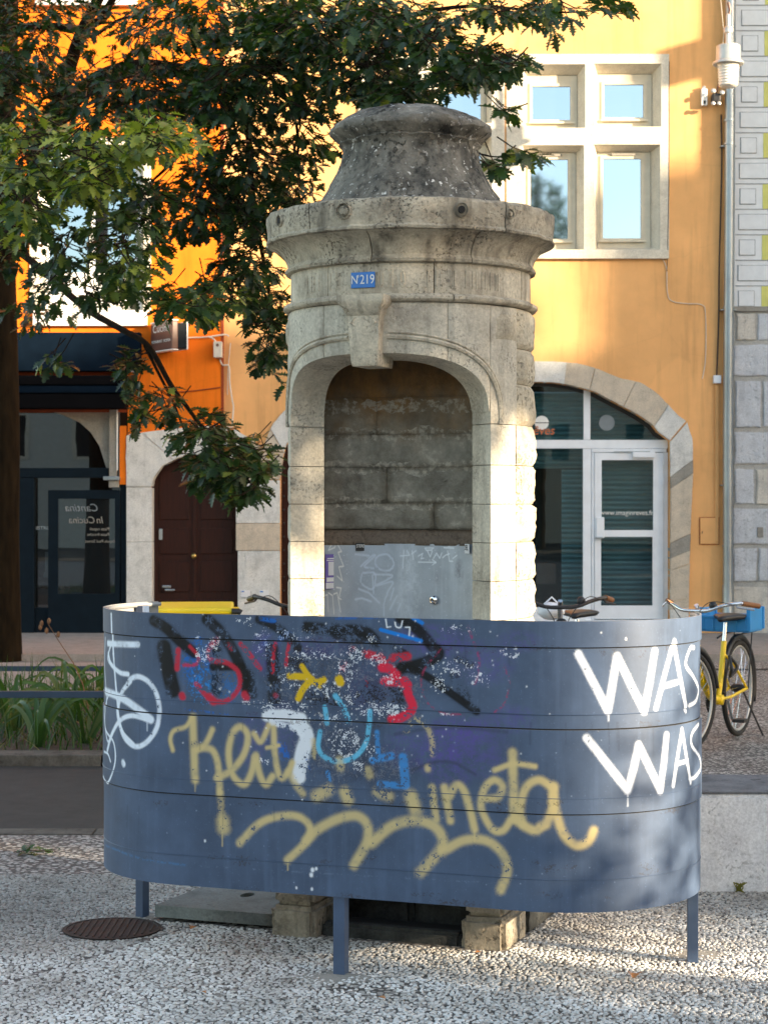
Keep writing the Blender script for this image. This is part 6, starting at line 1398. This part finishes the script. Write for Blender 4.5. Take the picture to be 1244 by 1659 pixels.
# ------------------------------------------------------------------ planting bed: strap leaves, grass, weeds
gb = []; gt_ = []; GV = np.array([(0, -.5, 0), (0, .5, 0), (.35, .42, .0), (.35, -.42, .0), (.7, .28, -.04), (.7, -.28, -.04), (1, 0, -.14)]); GF = np.array([(0, 2, 1), (0, 3, 2), (3, 4, 2), (3, 5, 4), (5, 6, 4)])
rg = random.Random(3)
for k in range(3600):
    x = rg.uniform(-5.2, -.5); y = rg.uniform(12.35, 16.1); h = rg.uniform(.10, .34) * (1.25 if y > 13 else .8); lean = rg.uniform(0, 1.1); a = rg.uniform(0, 2 * math.pi)
    d = Vector((math.cos(a) * math.sin(lean), math.sin(a) * math.sin(lean), math.cos(lean))); s = Vector((-math.sin(a), math.cos(a), 0)); n_ = d.cross(s); wd = .011
    gb.append(Matrix(((d.x * h, s.x * wd, n_.x * h, x), (d.y * h, s.y * wd, n_.y * h, y), (d.z * h, s.z * wd, n_.z * h, -.02), (0, 0, 0, 1)))); gt_.append(min(1, max(0, rg.betavariate(1.6, 2.9) + (.3 if rg.random() < .12 else 0))))
me = leaf_mesh('grass', gb, gt_, GV, GF); obj('grass', me, M['grass'], kind='stuff', label='long grass filling the planting bed')
def strap(pts, wd, mt, par):
    bm = bmesh.new(); pp = [Vector(p) for p in smooth_curve(pts, 4)]; L = []; n = len(pp)
    for i, p in enumerate(pp):
        t = (pp[min(i + 1, n - 1)] - pp[max(0, i - 1)]).normalized(); s = t.cross(Vector((0, -1, .3))); s = s.normalized() if s.length > .01 else Vector((1, 0, 0)); w_ = wd * (1 - (i / (n - 1)) ** 2.2) + .0015
        L.append((bm.verts.new(p + s * w_), bm.verts.new(p + Vector((0, .004, -.004))), bm.verts.new(p - s * w_)))
    for a, b in zip(L, L[1:]): bm.faces.new((a[0], a[1], b[1], b[0])); bm.faces.new((a[1], a[2], b[2], b[1]))
    me = bpy.data.meshes.new('blade'); bm.to_mesh(me); bm.free(); at = me.attributes.new('tint', 'FLOAT', 'POINT'); at.data.foreach_set('value', [rg.uniform(.3, .75)] * len(me.vertices)); return obj('blade', me, mt, par, smooth=True)
for i, (px, py, D, lab) in enumerate(((60, 1195, 12.7, 'broad leaved green clump at the front edge of the bed'), (140, 1185, 12.9, 'arching strap leaved plant against the left end of the screen'), (20, 1160, 13.6, 'tall strap leaved plant behind the front rail'), (110, 1130, 14.4, 'upright leafy clump in the middle of the bed'), (150, 1110, 15.0, 'strap leaved plant below the rear rail'))):
    p = W(px, py, D); p.z = -.02; t_ = thing('strap_leaf_plant', lab, 'plant', p, 'strap leaved plants in the bed')
    for k in range(13):
        a = rg.uniform(0, 2 * math.pi); l = rg.uniform(.30, .62); c = Vector((math.cos(a), math.sin(a) * .8, 0)); h = rg.uniform(.18, .42)
        strap([(c.x * .02, c.y * .02, 0), (c.x * l * .3, c.y * l * .3, h * .75), (c.x * l * .7, c.y * l * .7, h), (c.x * l * 1.1, c.y * l * 1.1, h * rg.uniform(.2, .75))], rg.uniform(.010, .018), M['grass'], t_)
dw = thing('dry_weed', 'dry brown weed stalk with seed heads rising from the bed', 'weed', W(125, 1125, 14.2) * 1); dw.location.z = 0
b0 = dw.location; q = [W(x, y, 14.2) - b0 for x, y in ((135, 1110), (120, 1075), (100, 1045), (78, 1010))]
tube('stalk', [Vector((0.1, 0, 0))] + q, [.006, .005, .004, .003, .002], M['dead_stem'], dw, 6)
for x, y in ((68, 1010), (80, 1006), (76, 1022), (95, 1028), (66, 1016)):
    bm = bmesh.new(); bmesh.ops.create_icosphere(bm, subdivisions=1, radius=.016); c = W(x, y, 14.2) - b0
    for v in bm.verts: v.co.z *= 1.6; v.co += c
    obj('seed_head', bm, M['dead_stem'], dw)
tube('side_stalk', [q[2], W(90, 1030, 14.2) - b0, W(95, 1026, 14.2) - b0], .002, M['dead_stem'], dw, 5)
# low rails
for nm, D, y, x0, x1, lab in (('low_rail', 12.32, 1125, -300, 300, 'front low navy rail along the planting bed'), ('low_rail', 16.3, 1083, -300, 420, 'rear low navy rail between the bed and the lane')):
    z = W(0, y, D).z if D < 13 else .19; xa, xb = (x0 - CX) / F * D, (x1 - CX) / F * D; t_ = thing(nm, lab, 'rail', ((xa + xb) / 2, D, 0), 'low rails round the bed'); hw = (xb - xa) / 2
    bm = bmesh.new(); bm_box(bm, -hw, hw, -.012, .012, z - .022, z + .022, .003); obj('bar', bm, M['rail_navy'], t_)
    for x in (-hw * .98, hw * .98): bm = bmesh.new(); bm_box(bm, x - .02, x + .02, -.016, .016, -.05, z - .0225, .003); obj('rail_post', bm, M['rail_navy'], t_)
# small litter: green sprig, fallen leaves, tuft at the block
sg_ = thing('leafy_sprig', 'small green leafy sprig lying on the pavement at the left', 'sprig', ground_pt(52, 1383))
Ls = []
for k in range(9): Ls += spray((rg.uniform(-.09, .09), rg.uniform(-.07, .07), .014), (rg.uniform(-1, 1), rg.uniform(-1, 1), .1), 3, .055, rg, .1, .25)
one2 = leaf_mesh('sprig_leaf', [Matrix.Identity(4)], [.55]); one2.materials.append(M['leaf'])
for m, t in Ls: o = bpy.data.objects.new('leaf', one2); COL.objects.link(o); o.parent = sg_; o.matrix_local = m
tube('stem', [(-.08, -.02, .01), (0, .01, .014), (.09, .0, .01)], .002, M['twig'], sg_, 5)
for i, (px, py, sz, lab) in enumerate(((1028, 1586, .075, 'curled orange fallen leaf on the pebbles right of the screen'), (330, 1613, .03, 'small brown leaf at the bottom left on the pebbles'), (618, 1622, .035, 'small orange leaf at the bottom centre on the pebbles'), (314, 1508, .05, 'brown leaf scraps beside the concrete slab'), (775, 1548, .03, 'tiny dry leaf near the right foot of the urinal'))):
    g = ground_pt(px, py); me = leaf_mesh('fallen_leaf', [Matrix.Translation((-sz / 2, 0, 0)) @ Matrix.Scale(sz, 4)], [.5])
    for v in me.vertices: v.co.z = abs(v.co.y) * .6 + .004
    o = obj('fallen_leaf', me, M['dry_leaf'], None, label=lab, cat='leaf', group='fallen leaves'); o.location = (g.x, g.y, .007); o.rotation_euler = (0, 0, rg.uniform(0, 6))
tf = thing('grass_tuft', 'small yellow green tuft growing at the foot of the concrete block', 'tuft', ground_pt(1198, 1446)); tf.location.y = 7.86
for k in range(12): strap([(rg.uniform(-.02, .02), 0, 0), (rg.uniform(-.02, .02), -.01, .025), (rg.uniform(-.03, .03), rg.uniform(-.03, -.01), .045)], .0015, M['tuft'], tf)

# ------------------------------------------------------------------ the rest of the square behind the viewer, and unseen shadow casters beside it
def plain_house(name, label, x0, x1, y0, y1, h, mat, win=True, face='y', step=2.6, wd=1.0):
    t = thing(name, label, 'house', ((x0 + x1) / 2, (y0 + y1) / 2, 0)); c = t.location
    def lb(nm, a, b, c_, d, e, f, m, bv=0, par=None): bm = bmesh.new(); bm_box(bm, a - c.x, b - c.x, c_ - c.y, d - c.y, e, f, bv); return obj(nm, bm, m, par or t)
    lb('wall', x0, x1, y0, y1, -.05, h, mat); lb('roof', x0 - .25, x1 + .25, y0 - .25, y1 + .25, h + .003, h + .22, M['roof_tile'])
    if win:
        z = 3.2
        while z < h - 2:
            s = 1.6
            while (x0 + s + wd < x1 if face == 'y' else y0 + s + wd < y1):
                if face == 'y': f = lb('window', x0 + s, x0 + s + wd, y1 - .02, y1 + .05, z, z + 1.7, M['cream_stone']); lb('pane', x0 + s + .14, x0 + s + wd - .14, y1 + .052, y1 + .06, z + .12, z + 1.58, M['interior'], 0, f)
                else: f = lb('window', x0 - .05, x0 + .02, y0 + s, y0 + s + wd, z, z + 1.7, M['cream_stone']); lb('pane', x0 - .06, x0 - .052, y0 + s + .14, y0 + s + wd - .14, z + .12, z + 1.58, M['interior'], 0, f)
                s += step
            z += 3
    return t
plain_house('opposite_house', 'white rendered house standing behind the viewer across the square', -26, -5.5, -34, -24, 9.2, M['opp_white'])
plain_house('opposite_house', 'lower cream house behind the viewer to the right', 2, 24, -40, -31, 9.0, M['cream_stone'], step=3)
plain_house('shade_house', 'tall pale house added unseen on the far right to cast shade', 38, 41, -13.1, -2.6, 18.5, M['opp_white'], face='x')  # added row of unseen houses, sized to shade street, bed and tree
plain_house('shade_house', 'lower house added unseen on the far right to cast shade', 38, 41, -2.6, 0.5, 14.55, M['cream_stone'], face='x')  # unseen house, height set to shade the restaurant front
plain_house('shade_house', 'end house of the row on the far right', 38, 44, .5, 8, 12.9, M['opp_white'], face='x')  # added unseen house, its roofline shades the lower ochre front
for i_, (y_, h_) in enumerate(((1.6, 1.3), (3.0, 2.2), (4.4, .9))):  # chimneys added to break up the roofline's shadow on the facade
    c_ = box('shade_chimney', 38.5, 39.3, y_, y_ + .6, 13.1, 13.1 + h_, M['roof_tile']); h0 = [o for o in COL.objects if o.get('label') == 'end house of the row on the far right'][0]; c_.parent = h0; c_.matrix_parent_inverse = Matrix.Translation(h0.location).inverted()
plain_house('shade_corner_house', 'corner house added unseen to shade the screen front and paving', 18, 28, -24, -8.9, 10.5, M['opp_white'], face='x')  # unseen caster, sized to shade the screen front and near paving
wg = plain_house('shade_wing', 'unseen wing added to shade the right of the ochre front', 10.55, 16, 19.25, 23, 13, M['opp_white'], False)  # unseen wing, corner set to cast the shade edge on the facade
bm = bmesh.new(); bm_box(bm, -2.88, -2.72, -2.1, -1.8, 8.55, 9.0, .02); obj('shade_block', bm, M['opp_white'], wg)  # added block shapes a notch in the wing's cast shadow
# shade tree added to the right, out of the picture; its crown shades the top of the urinal
st_ = thing('shade_tree', 'broad tree added out of view to shade the urinal top', 'tree', (11.0, 2.3, 0))
tube('trunk', [(0, 0, 0), (.05, 0, 3), (0, -.2, 5.2), (-.1, -.4, 7)], [.24, .2, .15, .08], M['bark'], st_, 14)
tube('branch', [(0, -.1, 4.6), (-.1, -.9, 5.4), (-.1, -1.6, 6.2)], [.09, .06, .03], M['bark'], st_, 8)
SL = []
for k in range(3300):
    while True:
        q = Vector((rnd.uniform(-1, 1), rnd.uniform(-1, 1), rnd.uniform(-1, 1)))
        if q.length < 1: break
    p = Vector((q.x * 1.8, q.y * 2.3 - .9, 6.35 + q.z * 1.75))
    if p.z < 4.78 + .10 * math.sin(p.y * 9) : continue
    SL += spray(p, q, 5, .17, rnd)
obj('foliage', leaf_mesh('shade_foliage', [m for m, t in SL], [t for m, t in SL]), M['leaf'], st_, kind='stuff')
# bushy tree added beside the viewer, out of view, dappling the right end of the screen
yt = thing('dapple_tree', 'low bushy tree added out of view to dapple the screen end', 'tree', (8.0, 2.85, 0))
tube('trunk', [(0, 0, 0), (0, 0, 1.2), (.02, 0, 2.4)], [.05, .04, .015], M['bark'], yt, 10)
SL = []
for k in range(430):
    while True:
        q = Vector((rnd.uniform(-1, 1), rnd.uniform(-1, 1), rnd.uniform(-1, 1)))
        if q.length < 1: break
    SL += spray(Vector((q.x * .8, q.y * .9, 1.78 + q.z * 1.12)), q, 5, .13, rnd)
obj('foliage', leaf_mesh('dapple_foliage', [m for m, t in SL], [t for m, t in SL]), M['leaf'], yt, kind='stuff')
# tree behind the viewer, seen only as a reflection in the windows
rt = thing('square_tree', 'tall tree behind the viewer on the far side of the square', 'tree', (5.3, -20, 0))
tube('trunk', [(0, 0, 0), (0, 0, 8), (0, 0, 13)], [.3, .2, .08], M['bark'], rt, 12)
SL = []
for k in range(1500):
    while True:
        q = Vector((rnd.uniform(-1, 1), rnd.uniform(-1, 1), rnd.uniform(-1, 1)))
        if q.length < 1: break
    SL += spray(Vector((q.x * 1.5, q.y * 2.2, 10.2 + q.z * 2.8)), q, 6, .17, rnd)
obj('foliage', leaf_mesh('square_foliage', [m for m, t in SL], [t for m, t in SL]), M['leaf'], rt, kind='stuff')
